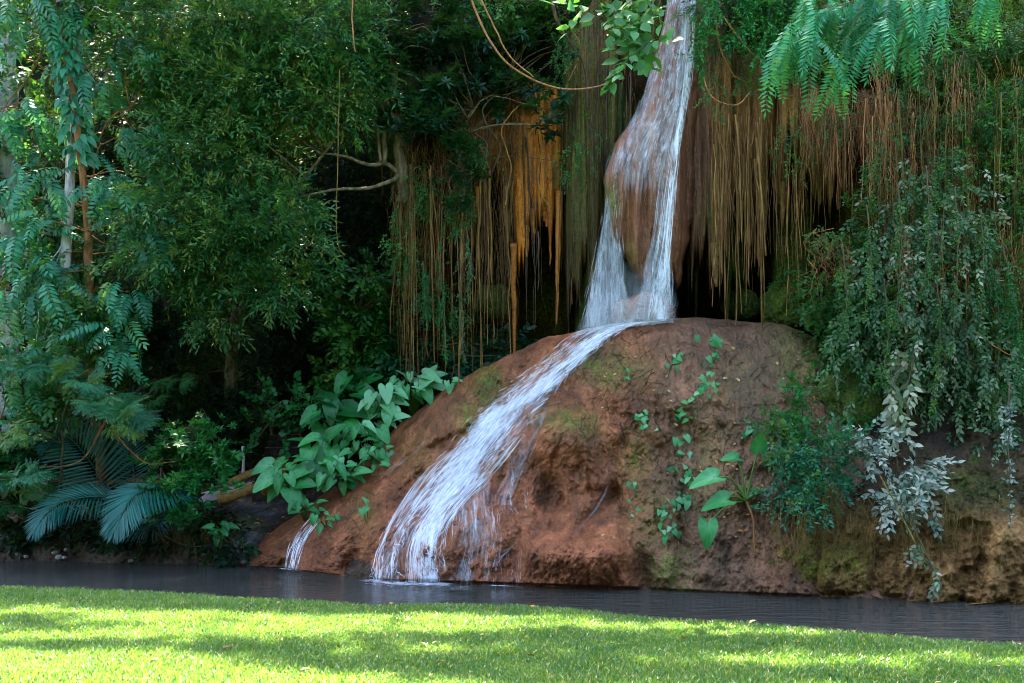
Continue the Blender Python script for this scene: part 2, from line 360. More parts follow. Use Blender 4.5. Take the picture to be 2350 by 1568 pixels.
# grass blades
def grass():
    n = 560000
    X = R.uniform(-10.2, 10.2, n); Y = R.uniform(5.6, 13.9, n)
    ed = lawn_edge(X)
    keep = (np.abs(X) < .52*Y+3.0) & (Y < ed+.03) & (R.random(n) < np.clip(1.25-(Y-6)*.07, .45, 1))
    X, Y, ed = X[keep], Y[keep], ed[keep]; n = len(X)
    z = .03*fbm(X*.5, Y*.5, o=3)*(1-(Y-4.5)/(ed-4.55)) - np.clip(Y-ed+.03, 0, 1)*1.2
    h = R.uniform(.025, .062, n)*(1+.35*fbm(X*2, Y*2, o=2)); wd = R.uniform(.004, .008, n)
    az = R.uniform(0, 2*np.pi, n); fa = R.uniform(0, 2*np.pi, n); ln = R.uniform(.1, 1.0, n)*h
    D = np.stack([np.cos(az), np.sin(az), 0*az], 1); S = np.stack([np.cos(fa), np.sin(fa), 0*az], 1)*wd[:, None]
    b = np.stack([X, Y, z-.003], 1); up = np.array([[0, 0, 1.]])
    mid = b+up*(h*.6)[:, None]+D*(ln*.35)[:, None]; tip = b+up*(h*.95)[:, None]+D*ln[:, None]
    V = np.stack([b-S, b+S, mid+S*.8, mid-S*.8, tip], 1).reshape(-1, 3)
    i = np.arange(n)*5
    t = np.clip(.45+.2*R.normal(size=n)+.25*fbm(X*.9, Y*.9, o=3, s=4), 0, .85); t[R.random(n) < .08] = 1.
    o = mk('grass', V, [np.stack([i+3, i+2, i+4], 1), np.stack([i, i+1, i+2, i+3], 1)], M['grass'], tint=np.repeat(t, 5), smooth=False)
    tag(o, 'short green mown grass covering the lawn in front of the stream', 'grass', kind='stuff')
grass()

# ------------------------------------------------------------------ relief terrain
base_v = [(-900, 1270), (0, 1287), (300, 1293), (550, 1298), (650, 1303), (850, 1330), (1100, 1338), (1470, 1352), (1700, 1362), (2000, 1373), (2350, 1388), (3100, 1420)]
def ridge_v(u): return tb(ridge, u)+(6*fbm(np.asarray(u)*.013, 5., o=2)+3.5*fbm(np.asarray(u)*.05, 9., o=3))*sm(540, 700, u)*sm(1300, 1240, u)*1.+(3*fbm(np.asarray(u)*.03, 2., o=3))*sm(1560, 1640, u)
def Yb(u): return (CZ-ZW)*F/(tb(base_v, u)-HV)
CU_ = [-900, 0, 500, 850, 950, 1150, 1350, 1450, 1600, 1700, 1850, 2000, 2200, 2350, 3200]
CR = {1320: [25, 25, 25, 24.5, 23, 22.5, 22, 22, 21.5, 21, 20, 18.5, 18, 17.5, 17],
      1000: [25, 25, 25, 24.5, 22.5, 22, 22, 22, 21.5, 21, 20.2, 18.5, 18, 17.5, 17],
      750: [25.5, 25.5, 25.5, 24, 22, 22, 21.8, 21.5, 21.3, 21.2, 20.5, 18.2, 17.8, 17.6, 17.3],
      550: [26.5, 26.5, 26, 24, 21.8, 21.6, 21.3, 20.5, 20.8, 20.8, 20, 18, 17.6, 17.5, 17.2],
      400: [27.5, 27.5, 27, 23.5, 20.8, 20.6, 20.2, 19.5, 19.7, 19.2, 18.8, 18, 17.5, 17.4, 17.2],
      200: [28.5, 28.5, 28, 23.5, 20.6, 20.1, 19.6, 19.3, 19.3, 18.7, 18.3, 17.9, 17.5, 17.4, 17.2],
      0: [29.5, 29.5, 29, 24, 20.8, 20.2, 19.6, 19.3, 19.3, 18.8, 18.5, 18.1, 17.9, 17.8, 17.6],
      -500: [32, 32, 31, 25, 21, 20.5, 20, 20, 20, 20, 20, 20, 20, 20, 20],
      -620: [45, 45, 45, 45, 45, 45, 45, 45, 45, 45, 45, 45, 45, 45, 45],
      -640: [90]*15}
CK = sorted(CR)
def cliff_Y(u, v):
    cols = np.stack([np.interp(u, CU_, CR[k]) for k in CK], 0)
    x = np.interp(v, CK, np.arange(len(CK))); i = np.clip(x.astype(int), 0, len(CK)-2); f = x-i
    idx = np.indices(np.shape(i))
    a = np.take_along_axis(cols, i[None], 0)[0]; b = np.take_along_axis(cols, (i+1)[None], 0)[0]
    return a*(1-f)+b*f
uu = np.concatenate([np.linspace(-900, -60, 30), np.linspace(-50, 2400, 430), np.linspace(2410, 3200, 25)])
vv = np.concatenate([[-640, -620, -560], np.linspace(-500, -20, 30), np.linspace(-10, 1320, 260)])
UU, VV = np.meshgrid(uu, vv)
CY = cliff_Y(UU, VV); cp = P(UU, VV, CY)
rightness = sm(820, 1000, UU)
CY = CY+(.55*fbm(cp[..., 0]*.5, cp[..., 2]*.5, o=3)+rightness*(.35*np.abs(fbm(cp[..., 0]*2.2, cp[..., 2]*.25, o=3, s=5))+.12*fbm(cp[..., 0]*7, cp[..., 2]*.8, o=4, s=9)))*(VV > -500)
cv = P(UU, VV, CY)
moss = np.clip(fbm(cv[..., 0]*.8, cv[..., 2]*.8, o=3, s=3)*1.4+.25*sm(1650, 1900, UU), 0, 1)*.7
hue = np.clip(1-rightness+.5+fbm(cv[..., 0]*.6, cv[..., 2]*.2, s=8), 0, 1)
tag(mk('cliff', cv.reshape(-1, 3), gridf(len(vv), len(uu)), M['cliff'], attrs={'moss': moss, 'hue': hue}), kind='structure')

# mound ------------------------------------------------------------
ridge = [(500, 1300), (530, 1292), (560, 1275), (640, 1210), (700, 1165), (800, 1085), (900, 990), (950, 950), (1000, 905), (1060, 868), (1150, 825), (1250, 778), (1340, 757), (1400, 745), (1470, 733), (1600, 729), (1700, 735), (1800, 745), (1870, 775), (1930, 850), (2000, 930), (2080, 1010), (2150, 1080)]
ridgeY = [(500, 19.95), (560, 20.1), (700, 20.4), (900, 20.4), (1060, 20), (1250, 19.6), (1400, 19.0), (1500, 18.9), (1700, 19), (1900, 18.6), (2000, 18), (2150, 17)]
stamps = [  # u, v, ru, rv, dY
    (1290, 1005, 115, 85, -.55), (1258, 1140, 24, 60, .15), (1290, 1130, 12, 45, .08), (1330, 1275, 145, 70, -.52), (1090, 1200, 90, 75, -.25),
    (760, 1230, 60, 60, -.25), (830, 1290, 40, 50, .22), (985, 1250, 60, 80, -.12), (1180, 1290, 30, 50, .18),
    (1150, 1030, 50, 90, -.10), (1560, 900, 120, 120, -.25), (1640, 1150, 120, 120, -.15), (1760, 960, 100, 130, -.2),
    (640, 1270, 40, 30, -.12), (1480, 1330, 30, 60, .2), (1060, 940, 70, 60, -.1), (1420, 1240, 80, 70, -.12), (1560, 1300, 70, 50, -.15)]
gul = [((1372, 930), (1395, 1030), 24, .07), ((1395, 1030), (1412, 1130), 30, .07), ((1412, 1130), (1470, 1300), 26, .15), ((1410, 1135), (1330, 1215), 16, .12),
       ((1480, 960), (1380, 1060), 18, .10), ((1090, 985), (940, 1050), 10, .08), ((1250, 850), (1120, 960), 60, .12), ((1120, 960), (980, 1130), 60, .10),
       ((1580, 1120), (1560, 1330), 22, .12), ((860, 1090), (800, 1300), 16, .10)]
def mound_Y(u, v, detail=True):
    u = np.asarray(u, float); v = np.asarray(v, float)
    vr = ridge_v(u); vb = tb(base_v, u); yb = Yb(u); yr = tb(ridgeY, u)
    t = np.clip((vb-v)/np.maximum(vb-vr, 2), 0, 1)
    g = .38*t+.62*(1-np.sqrt(np.clip(1-(.985*t)**2, 0, 1)))
    Y = yb+(yr-yb)*g
    t_ = t; k = sm(0, .03, t+.0)*sm(1.0, .93, t)*sm(510, 600, u)
    d = 0
    for a, b, ru, rv, h in stamps: d = d+h*np.exp(-(((u-a)/ru)**2+((v-b)/rv)**2)*1.2)
    for (a, b), (c, e_), wd, h in gul:
        dx, dy = c-a, e_-b; q = np.clip(((u-a)*dx+(v-b)*dy)/(dx*dx+dy*dy), 0, 1)
        d = d+h*np.exp(-((u-a-q*dx)**2+(v-b-q*dy)**2)/wd**2)
    X = (u-CU)/F*17.5; Z = (HV-v)/F*17.5
    # drapery flutes: axis follows the slope fan
    fan = X+(Z-4)*(X-1.2)*.10
    d = d*1.5+.24*fbm(fan*.8, Z*.45, s=1)
    if detail:
        d = d+.13*fbm(fan*2.1, Z*1.9, o=2, s=91)-.10*np.abs(fbm(fan*2.6, Z*.8, o=3, s=2))*2+.085*fbm(fan*6, Z*3.2, o=5, s=6)+.060*fbm(X*15, Z*11, o=4, s=8)-.05*(1-np.abs(fbm(fan*4.5, Z*1.3, o=3, s=15)))**6-.07*np.clip(fbm(X*3.3, Z*2.6, o=2, s=77)-.25, 0, 1)*3
        d = d+.07*sm(.16, 0, t)*fbm(fan*5, Z*1., o=3, s=12)
    else: d = d-.10
    return Y+d*sm(0, .02, t+.01)*np.where(t > .93, sm(1.0, .93, t)*.8+.2, 1)*sm(500, 620, u)
mu = np.linspace(505, 2150, 900); mt = np.concatenate([[-.06], np.linspace(0, 1, 330)])
MU, MT = np.meshgrid(mu, mt)
MVv = tb(base_v, MU)+(ridge_v(MU)-tb(base_v, MU))*MT
MYY = mound_Y(MU, MVv)
MP = P(MU, MVv, MYY)
MP[0, :, 1] = MP[1, :, 1]; MP[0, :, 2] = -.9; MP[0, :, 0] = MP[1, :, 0]
back = []
for q in (.1, .25, .5, 1.0, 1.8, 2.8, 3.6):
    r_ = MP[-1].copy(); r_[:, 1] += q; r_[:, 2] += -.02*q-.10*q*q*sm(1000, 600, mu)+.10*fbm(r_[:, 0]*2, r_[:, 1]*2, o=3)*q; back.append(r_)
MVf = np.concatenate([MP]+[b[None] for b in back])
au, av = uv_of(MVf)
def reg(u, v, lst):
    m = 0
    for a, b, ru, rv, h in lst: m = np.maximum(m, h*np.exp(-(((u-a)/ru)**2+((v-b)/rv)**2)))
    return m
mo = reg(au, av, [(1110, 880, 40, 60, .9), (1075, 960, 30, 45, .7), (1410, 845, 75, 45, .9), (1300, 965, 60, 30, .9), (1540, 1310, 50, 60, .8), (1500, 1200, 60, 90, .45), (1620, 1060, 60, 120, .35), (1880, 800, 90, 70, .9), (1700, 880, 80, 60, .3), (1350, 980, 40, 40, .6), (960, 1040, 60, 60, .25), (830, 1180, 40, 60, .3), (1460, 1060, 40, 80, .5)])
mo = np.clip(mo*(1+.9*fbm(MVf[..., 0]*3, MVf[..., 2]*3, s=3))+.05, 0, 1)
hu = np.clip(sm(1400, 1560, au)*.75+.35*fbm(MVf[..., 0]*1.2, MVf[..., 2]*.8, s=21)+.05, 0, 1)
mound = mk('rock_mound', MVf.reshape(-1, 3), gridf(MVf.shape[0], len(mu)), M['mound'], attrs={'moss': mo, 'hue': hu})
tag(mound, 'huge rounded reddish brown rock mound with the white cascade running down it', 'rock mound')

# right bank ---------------------------------------------------------
def bank_Y(u, v, detail=True):
    u = np.asarray(u, float); v = np.asarray(v, float)
    vb = tb(base_v, u); vt = tb([(1500, 1330), (1600, 1290), (1700, 1225), (1850, 1190), (2000, 1180), (2350, 1190), (3100, 1200)], u)
    s = (vb-v)
    hface = vb-vt
    t = s/hface
    Y = Yb(u)+np.where(t < 1, .45*t**1.5, .45+(t-1)*1.35)
    X = (u-CU)/F*15.5; Z = (HV-v)/F*15.5
    d = .25*fbm(X*.9, Z*.5, s=31)
    if detail: d = d-.46*np.abs(fbm(X*2.4, Z*.9, o=3, s=32))*sm(1.25, .8, t)+.10*fbm(X*8, Z*5, o=4, s=34)+.06*fbm(X*20, Z*15, o=3, s=35)+.10*np.clip(fbm(X*2.2, Z*3, o=2, s=79)-.2, 0, 1)*3
    d = d+sm(.10, -.02, t)*.12
    return Y+d+sm(1720, 1540, u)*2.2
bu = np.linspace(1560, 3000, 560); bv_t = np.concatenate([[-.1], np.linspace(0, 1, 240)])
BU, BT = np.meshgrid(bu, bv_t)
btop = tb([(1560, 1230), (1700, 1080), (1850, 1000), (2000, 960), (2350, 930), (3100, 930)], BU)
BV = tb(base_v, BU)+(btop-tb(base_v, BU))*BT
BP = P(BU, BV, bank_Y(BU, BV)); BP[0, :, 1] = BP[1, :, 1]; BP[0, :, 2] = -.9
bu_, bv_ = uv_of(BP)
bm = np.clip(reg(bu_, bv_, [(1760, 1310, 30, 70, .9), (1860, 1290, 60, 50, .8), (1960, 1290, 40, 50, .6), (2060, 1170, 60, 40, .4), (2200, 1130, 120, 60, .4)])*(1+fbm(BP[..., 0]*3, BP[..., 2]*3, s=3)), 0, 1)
bh = np.clip(sm(1230, 1130, bv_)*.9+.2*fbm(BP[..., 0]*2, BP[..., 2]*2, s=41)+sm(1760, 1640, bu_)*.5, 0, 1)  # upper bank darker: leaf litter, with its shadow put into the colour
tag(mk('bank', BP.reshape(-1, 3), gridf(len(bv_t), len(bu)), M['bank'], attrs={'moss': bm, 'hue': bh}), kind='structure')

# left bank -------------------------------------------------------------
def lbank_Y(u, v, detail=True):
    u = np.asarray(u, float); v = np.asarray(v, float)
    vb = tb(base_v, u)
    s = vb-v
    Y = Yb(u)+np.interp(s, [0, 30, 75, 110, 150, 190, 260], [0, .25, .75, 1.7, 3.2, 4.6, 6.5])
    X = (u-CU)/F*20; Z = (HV-v)/F*20
    d = .25*fbm(X*.8, Z*2, s=51)*sm(-5, 20, s)
    if detail: d = d+.10*fbm(X*6, Z*6, o=4, s=52)+.05*fbm(X*20, Z*16, o=3, s=53)
    return Y+d
lu = np.linspace(-900, 900, 500); lt = np.concatenate([[-.1], np.linspace(0, 1, 150)])
LU, LT_ = np.meshgrid(lu, lt)
LVv = tb(base_v, LU)-240*LT_
LP = P(LU, LVv, lbank_Y(LU, LVv)); LP[0, :, 2] = -.9
lu_, lv_ = uv_of(LP)
lh = np.clip(reg(lu_, lv_, [(590, 1160, 60, 30, 1.1), (560, 1225, 30, 60, .9), (100, 1160, 130, 14, .9)])*(1.2+fbm(LP[..., 0]*6, LP[..., 2]*6, s=3)), 0, 1)
lm = np.clip(reg(lu_, lv_, [(560, 1200, 40, 18, 1), (300, 1240, 200, 25, .4)]), 0, 1)
tag(mk('earth_bank', LP.reshape(-1, 3), gridf(len(lt), len(lu)), M['lbank'], attrs={'moss': lm, 'hue': lh}), kind='structure')
# pale path on the left terrace
pu = np.linspace(430, 650, 60); pc = np.interp(pu, [430, 560, 650], [1150, 1122, 1100])
pr_ = [P(pu, pc+d_, lbank_Y(pu, pc+d_, False)-.16) for d_ in np.linspace(12, -12, 9)]
tag(mk('path', np.concatenate(pr_), gridf(9, 60), M['path'], tint=np.full(540, .6)), kind='structure')

# ------------------------------------------------------------------ dripstone column and curtains
def relief_drape(name, mat, uL, uR, vtop, vbot, Yf, bulge, nu, nv, flute, seed, parent=None, mossl=(), hues=0.2, tipcurl=90, edge=.9, **k):
    """a hanging sheet of dripstone: uL(v), uR(v) edges, vbot(s) jagged lower rim, rounded back to the cliff at its rims"""
    s = np.linspace(-1, 1, nu); q = np.linspace(0, 1, nv)
    S, Q = np.meshgrid(s, q)
    VB = vbot(S); V = vtop+(VB-vtop)*Q
    U = (uL(V)+uR(V))/2+S*(uR(V)-uL(V))/2
    Y0 = Yf(U, V); X = (U-CU)/F*Y0; Z = (HV-V)/F*Y0
    c = np.sqrt(np.clip(1-np.abs(S)**3, 0, 1)); e2 = np.clip((VB-V)/tipcurl, 0, 1); c2 = np.sqrt(np.clip(1-(1-e2)**2, 0, 1))
    c2 = c2*sm(-.02, .16, Q); Y = Y0-bulge*c*c2+edge*(1-c*c2)**3
    Y = Y-flute*np.abs(fbm(X*3.2, Z*.18, o=3, s=seed))*2*c2+.25*flute*fbm(X*11, Z*.8, o=4, s=seed+3)+.08*flute*fbm(X*30, Z*8, o=3, s=seed+5)
    Pt = P(U, V, Y)
    bk = Pt[-1].copy(); bk[:, 1] += .5; bk[:, 2] += .3
    Pt = np.concatenate([Pt, bk[None]])
    a, b = uv_of(Pt)
    m = np.clip(reg(a, b, mossl)*(1+fbm(Pt[..., 0]*4, Pt[..., 2]*2, s=seed))+0., 0, 1)+np.zeros(a.shape)
    h = np.clip(hues+.5*fbm(Pt[..., 0]*1.5, Pt[..., 2]*.3, s=seed+9), 0, 1)
    return mk(name, Pt.reshape(-1, 3), gridf(nv+1, nu), mat, parent, attrs={'moss': m, 'hue': h})
cL = [(-300, 1560), (0, 1530), (150, 1498), (250, 1468), (330, 1412), (400, 1386), (470, 1388), (540, 1400), (600, 1420), (700, 1450)]
cR = [(-300, 1650), (0, 1622), (150, 1612), (350, 1600), (480, 1592), (600, 1580), (700, 1570)]
def col_bot(S):
    x = (S+1)/2
    b = np.interp(x, [0, .1, .22, .38, .45, .52, .62, .74, .84, .92, 1], [560, 600, 655, 678, 640, 600, 610, 655, 662, 640, 560])
    return b+10*noise(S*14, 2.)
def col_Y0(u, v): return 19.15-.25*sm(0, 500, v)
def col_Y(u, v):
    s = (u-(tb(cL, v)+tb(cR, v))/2)/((tb(cR, v)-tb(cL, v))/2)
    c = np.sqrt(np.clip(1-np.abs(np.clip(s, -.995, .995))**3, 0, 1))
    return col_Y0(u, v)-.62*c
column = relief_drape('dripstone_column', M['column'], lambda v: tb(cL, v)+9*fbm(v*.018, 3., o=3), lambda v: tb(cR, v)+8*fbm(v*.02, 8., o=3), -300, col_bot, col_Y0, .50, 300, 420, .26, 70,
             mossl=[(1395, 470, 25, 60, .8), (1440, 600, 20, 50, .6)], hues=.35, edge=.6)
tag(column, 'broad reddish brown dripstone column behind the upper waterfall, ending in two hanging tips', 'dripstone')
def jag(base, amp, freq, seed, pts=None):
    def f(S):
        b = base(S) if callable(base) else base
        n1 = np.abs(noise(S*freq, seed)); n2 = np.abs(noise(S*freq*2.7, seed+5.5))
        return b-amp*(n1*1.3+n2*.5)+amp*.4
    return f
def K(x): return lambda v: np.full(np.shape(v), float(x))
def drp(name, mat, uL, uR, vt, base, amp, fr, Y, bulge, seed, label, **k):
    o = relief_drape(name, M[mat], K(uL), K(uR), vt, jag(base, amp, fr, seed), lambda u, v: np.full(np.shape(u), float(Y)), bulge,
                     int((uR-uL)*.9)+20, 260, k.pop('flute', .16), seed, **k)
    return tag(o, label, 'dripstone')
drp('dripstone_curtain', 'orange', 1172, 1296, 170, 600, 120, 3.2, 20.0, .45, 81, 'bright orange dripstone curtain hanging left of the waterfall above the dark hollow', hues=.05, tipcurl=60)
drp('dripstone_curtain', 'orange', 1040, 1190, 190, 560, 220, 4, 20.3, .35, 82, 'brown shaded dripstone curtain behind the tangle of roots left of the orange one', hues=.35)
drp('dripstone_curtain', 'mustard', 1290, 1430, -60, 720, 170, 4.5, 19.8, .4, 83, 'tall dark olive dripstone curtain between the orange curtain and the waterfall', hues=.85, mossl=[(1330, 300, 40, 200, .8), (1390, 250, 20, 120, .6)])
drp('dripstone_curtain', 'column', 1580, 1665, -100, 650, 170, 3, 19.1, .35, 84, 'dark red dripstone edge just right of the waterfall', hues=.5, mossl=[(1640, 480, 30, 90, .7)])
drp('dripstone_curtain', 'moss', 1310, 1500, 120, 760, 90, 4, 20.15, .35, 91, 'dark wet moss streaked rock face behind the left leg of the upper waterfall', hues=.3, mossl=[(1380, 600, 60, 120, .5)], flute=.25)
drp('dripstone_curtain', 'moss', 1570, 1720, 200, 720, 120, 4, 19.9, .35, 92, 'dark grey green rough rock just right of the foot of the upper waterfall', hues=.3, mossl=[(1640, 560, 30, 90, .6)], flute=.28)
drp('dripstone_curtain', 'mustard', 1630, 1800, 90, 560, 170, 5, 18.9, .45, 85, 'mustard brown dripstone curtain hung with long roots right of the waterfall', hues=.05, mossl=[(1760, 430, 40, 80, .6)], flute=.22)
drp('dripstone_curtain', 'mustard', 1780, 1960, 150, 470, 150, 5, 18.7, .45, 86, 'ragged ochre dripstone curtain under the teal fronds', hues=.1, mossl=[(1830, 440, 40, 80, .9)], flute=.25)
drp('dripstone_curtain', 'mustard', 1950, 2130, 190, 420, 120, 4, 18.3, .35, 87, 'narrow brown dripstone curtain above the silvery creeper', hues=.3, flute=.2)
drp('dripstone_curtain', 'moss', 1770, 1880, 380, 740, 120, 3, 19.6, .4, 88, 'mossy green dripstone curtain inside the dark hollow on the right', mossl=[(1820, 600, 90, 200, .9)], flute=.2)
# separate stalactites
tips = [(1205, 520, 590, 10), (1222, 480, 560, 7), (1283, 440, 745, 9), (1250, 470, 520, 12), (1178, 560, 850, 8), (1160, 430, 520, 7), (1265, 430, 610, 6), (1308, 500, 700, 5), (1120, 450, 560, 6), (1095, 430, 520, 6), (1655, 470, 600, 9), (1700, 460, 560, 8), (1740, 430, 610, 7), (1795, 420, 520, 10), (1835, 380, 500, 9), (1885, 360, 470, 8), (1925, 350, 480, 7), (1640, 560, 660, 12), (1975, 330, 440, 8), (2060, 320, 430, 8)]
for i, (u, v0, v1, r) in enumerate(tips):
    Y = 19.55 if u < 1400 else 18.35 if u < 2000 else 18.0
    g = Geo(); n = 26; a = P(u, v0, Y); b = P(u+R.uniform(-6, 6), v1, Y); rr = r*Y/F
    pr = rr*(np.linspace(1, .12, n)**.7)*(1+.12*noise(np.arange(n)*.35, i*3.3))
    tube(g, np.linspace(0, 1, n)[:, None]*(b-a)+a, pr, k=9, wob=.012)
    V = np.concatenate(g.V)
    o = mk('stalactite', V, [np.concatenate(g.T), np.concatenate(g.Q)], M['orange' if u < 1400 else 'mustard'], attrs={'moss': np.zeros(len(V)), 'hue': np.full(len(V), R.uniform(0, .5))})
    if u < 1400: tag(o, 'thin orange stalactite hanging from the dripstone left of the waterfall', 'stalactite', 'stalactites left of the waterfall')
    else: tag(o, 'thin ochre stalactite hanging from the dripstone right of the waterfall', 'stalactite', 'stalactites right of the waterfall')

# boulders -----------------------------------------------------------
def boulder(u, v, Y, ru, rv, seed, label, mat='moss', mossy=.95, depth=.8, name='mossy_boulder'):
    n, m = 90, 140
    th = np.linspace(.02, np.pi-.02, n); ph = np.linspace(0, 2*np.pi, m)
    PH, TH = np.meshgrid(ph, th)
    d = np.stack([np.sin(TH)*np.cos(PH), np.sin(TH)*np.sin(PH), np.cos(TH)], -1)
    r = 1+.28*fbm(d[..., 0]*1.8+seed, d[..., 1]*1.8, d[..., 2]*1.5, s=seed)-.22*np.abs(fbm(d[..., 0]*5+seed, d[..., 1]*5, d[..., 2]*1.2, s=seed+1))+.05*fbm(d[..., 0]*18, d[..., 1]*18, d[..., 2]*12, s=seed+2)
    c = P(u, v, Y); k = Y/F
    V = c+d*r[..., None]*np.array([ru*k, max(ru, rv)*k*depth, rv*k])
    ms = np.clip(mossy*(.6+1.5*fbm(V[..., 0]*2, V[..., 1]*2, V[..., 2]*1.2, s=5)+.4*d[..., 2]), 0, 1)
    o = mk(name, V.reshape(-1, 3), gridf(n, m), M[mat], attrs={'moss': ms, 'hue': np.full(n*m, .2)})
    return tag(o, label, 'boulder')
boulder(1945, 935, 17.2, 98, 92, 1, 'large moss covered boulder draped in green below the silvery creeper')
boulder(1870, 905, 17.6, 40, 42, 2, 'small mossy boulder on the left shoulder of the large moss covered one', mossy=.6)
boulder(1990, 865, 17.3, 40, 45, 3, 'small green mossy knob above the large moss covered boulder')
boulder(1800, 700, 19.2, 60, 55, 4, 'moss covered lump behind the top of the mound under the hanging roots')
boulder(1890, 720, 18.8, 60, 40, 5, 'low mossy boulder at the back of the mound beside the creeper')
boulder(1700, 700, 19.9, 45, 40, 6, 'dark mossy boulder deep in the hollow right of the waterfall', mossy=.6)
boulder(1480, 715, 18.75, 75, 40, 8, 'wet reddish rock where the upper waterfall lands', mat='column', mossy=0, name='rock')
boulder(1130, 690, 20.6, 45, 40, 9, 'pale olive rock deep in the hollow behind the roots', mat='moss', mossy=.3, name='rock')
for i, (u, v, r) in enumerate([(135, 1279, 8), (148, 1280, 6), (125, 1268, 7), (152, 1262, 6), (60, 1278, 6), (40, 1272, 5), (300, 1287, 6), (560, 1290, 8)]):
    Y = float(Yb(u))-.05
    tag(boulder(u, v, Y, r, r*.7, 20+i, 'pale stone at the waterline under the palm leaves', mat='stone', mossy=0, name='stone'), cat='stone', group='pale stones at the left waterline')

# ------------------------------------------------------------------ waterfalls
def chan(Lp, Rp, n, m, Yf, off, du=0):
    Lc = spline(np.array(Lp, float), n); Rc = spline(np.array(Rp, float), n)
    q = np.linspace(0, 1, m)
    uvp = Lc[:, None]*(1-q[None, :, None])+Rc[:, None]*q[None, :, None]
    Y = Yf(uvp[..., 0], uvp[..., 1])-off
    return uvp, P(uvp[..., 0], uvp[..., 1], Y)
def sheet(name, Lp, Rp, Yf, off, mat, parent, dens, n=160, m=50, wave=.02, seed=0, label=None):
    uvp, V = chan(Lp, Rp, n, m, Yf, off)
    q = np.linspace(0, 1, m)
    dist = np.concatenate([[0.], np.cumsum(np.linalg.norm(np.diff(V[:, m//2], axis=0), axis=1))])
    wid = np.linalg.norm(V[:, -1]-V[:, 0], axis=1)
    cu = (q[None]-.5)*wid[:, None]; cv_ = np.broadcast_to(dist[:, None], cu.shape)
    V = V.copy(); V[..., 1] -= wave*fbm(cu*9, cv_*2, s=seed)
    D = dens(np.linspace(0, 1, n)[:, None], q[None])
    D = D*sm(0, .12, q)[None]*sm(1, .88, q)[None]+np.zeros((n, m))
    return mk(name, V.reshape(-1, 3), gridf(n, m), M[mat], parent, tint=D, uv=np.stack([cu+seed*3.1, cv_], -1).reshape(-1, 2))
def strands(name, Lp, Rp, Yf, off, parent, count, ln=(.08, .3), wd=(.003, .009), dens=None, op=(.35, .95), n=200, seed=0, wav=.3, jit=.02):
    rg = np.random.default_rng(seed)
    Lc = spline(np.array(Lp, float), n); Rc = spline(np.array(Rp, float), n)
    K_ = 9
    q0 = rg.random(count*4); s0 = rg.random(count*4)
    cl_ = np.clip(.45+1.5*fbm(q0*14+seed, s0*3, o=2, s=seed), 0, 1)
    if True:
        k = rg.random(count*4) < cl_*(dens(s0, q0) if dens is not None else 1); q0, s0 = q0[k][:count], s0[k][:count]
    c = len(q0)
    l = rg.uniform(*ln, c)
    s = np.clip(s0[:, None]+l[:, None]*np.linspace(0, 1, K_)[None], 0, 1)
    q = np.clip(q0[:, None]+.02*wav*np.cumsum(rg.normal(size=(c, K_)), 1), -.02, 1.02)
    x = s*(n-1); i = np.clip(x.astype(int), 0, n-2); f = (x-i)[..., None]
    a = Lc[i]*(1-f)+Lc[i+1]*f; b = Rc[i]*(1-f)+Rc[i+1]*f
    uvp = a*(1-q[..., None])+b*q[..., None]
    V = P(uvp[..., 0], uvp[..., 1], Yf(uvp[..., 0], uvp[..., 1])-off-jit*rg.random(c)[:, None])
    d = np.gradient(V, axis=1); side = np.cross(d, np.array([0, 1., 0])); side /= np.linalg.norm(side, axis=2)[..., None]+1e-9
    w_ = rg.uniform(*wd, c)[:, None]*np.sin(np.linspace(.15, np.pi-.15, K_))[None]
    VV_ = np.stack([V-side*w_[..., None], V+side*w_[..., None]], 2).reshape(-1, 3)
    b0 = (np.arange(c)[:, None]*K_+np.arange(K_-1)[None]).ravel()*2
    Fq = np.stack([b0, b0+1, b0+3, b0+2], 1)
    return mk(name, VV_, Fq, M['strand'], parent, tint=np.repeat(rg.uniform(*op, c), K_*2))
mY = lambda u, v: mound_Y(u, v, False)
# main cascade on the mound
cas = thing('cascade', P(930, 1336, 16.9), 'wide white cascade sliding down the brown mound into the stream', 'cascade')
CL = [(1400, 742), (1312, 768), (1245, 825), (1155, 892), (1078, 962), (1022, 1035), (950, 1112), (893, 1200), (862, 1270), (850, 1332)]
CRr = [(1545, 734), (1450, 748), (1378, 795), (1318, 855), (1268, 920), (1232, 965), (1180, 1030), (1125, 1100), (1062, 1160), (1022, 1230), (1018, 1338)]
def core(s, q):   # the bright tongue: left third high up, right third low down
    c = np.interp(s, [0, .12, .3, .45, .6, .8, 1], [.5, .75, .70, .38, .45, .68, .86]); w_ = np.interp(s, [0, .3, .5, .8, 1], [.5, .30, .35, .22, .14])
    return np.exp(-((q-c)/w_)**2)
sheet('water_sheet', CL, CRr, mY, .07, 'fall', cas, lambda s, q: .64+.08*(s > .4)-.25*sm(.7, 1., q)*sm(.3, .5, s)*sm(.9, .7, s)+.4*core(s, q), seed=1, n=260, m=70, wave=.05)
sheet('water_sheet', CL, CRr, mY, .12, 'mist', cas, lambda s, q: .62+.3*core(s, q), seed=2, n=260, m=70, wave=.05)
sheet('water_sheet', CL, CRr, mY, .15, 'fall', cas, lambda s, q: 1.02*core(s, q), seed=3, n=260, m=70, wave=.06)
strands('water_strands', CL, CRr, mY, .14, cas, 1700, dens=lambda s, q: .25+.75*core(s, q), seed=4, wav=.9, jit=.10, ln=(.008, .04), wd=(.0015, .005), op=(.12, .6))
strands('water_strands', CL, CRr, mY, .10, cas, 450, ln=(.03, .14), wd=(.0015, .005), op=(.2, .7), dens=lambda s, q: (s > .55)*1., seed=5, wav=.25, jit=.10)
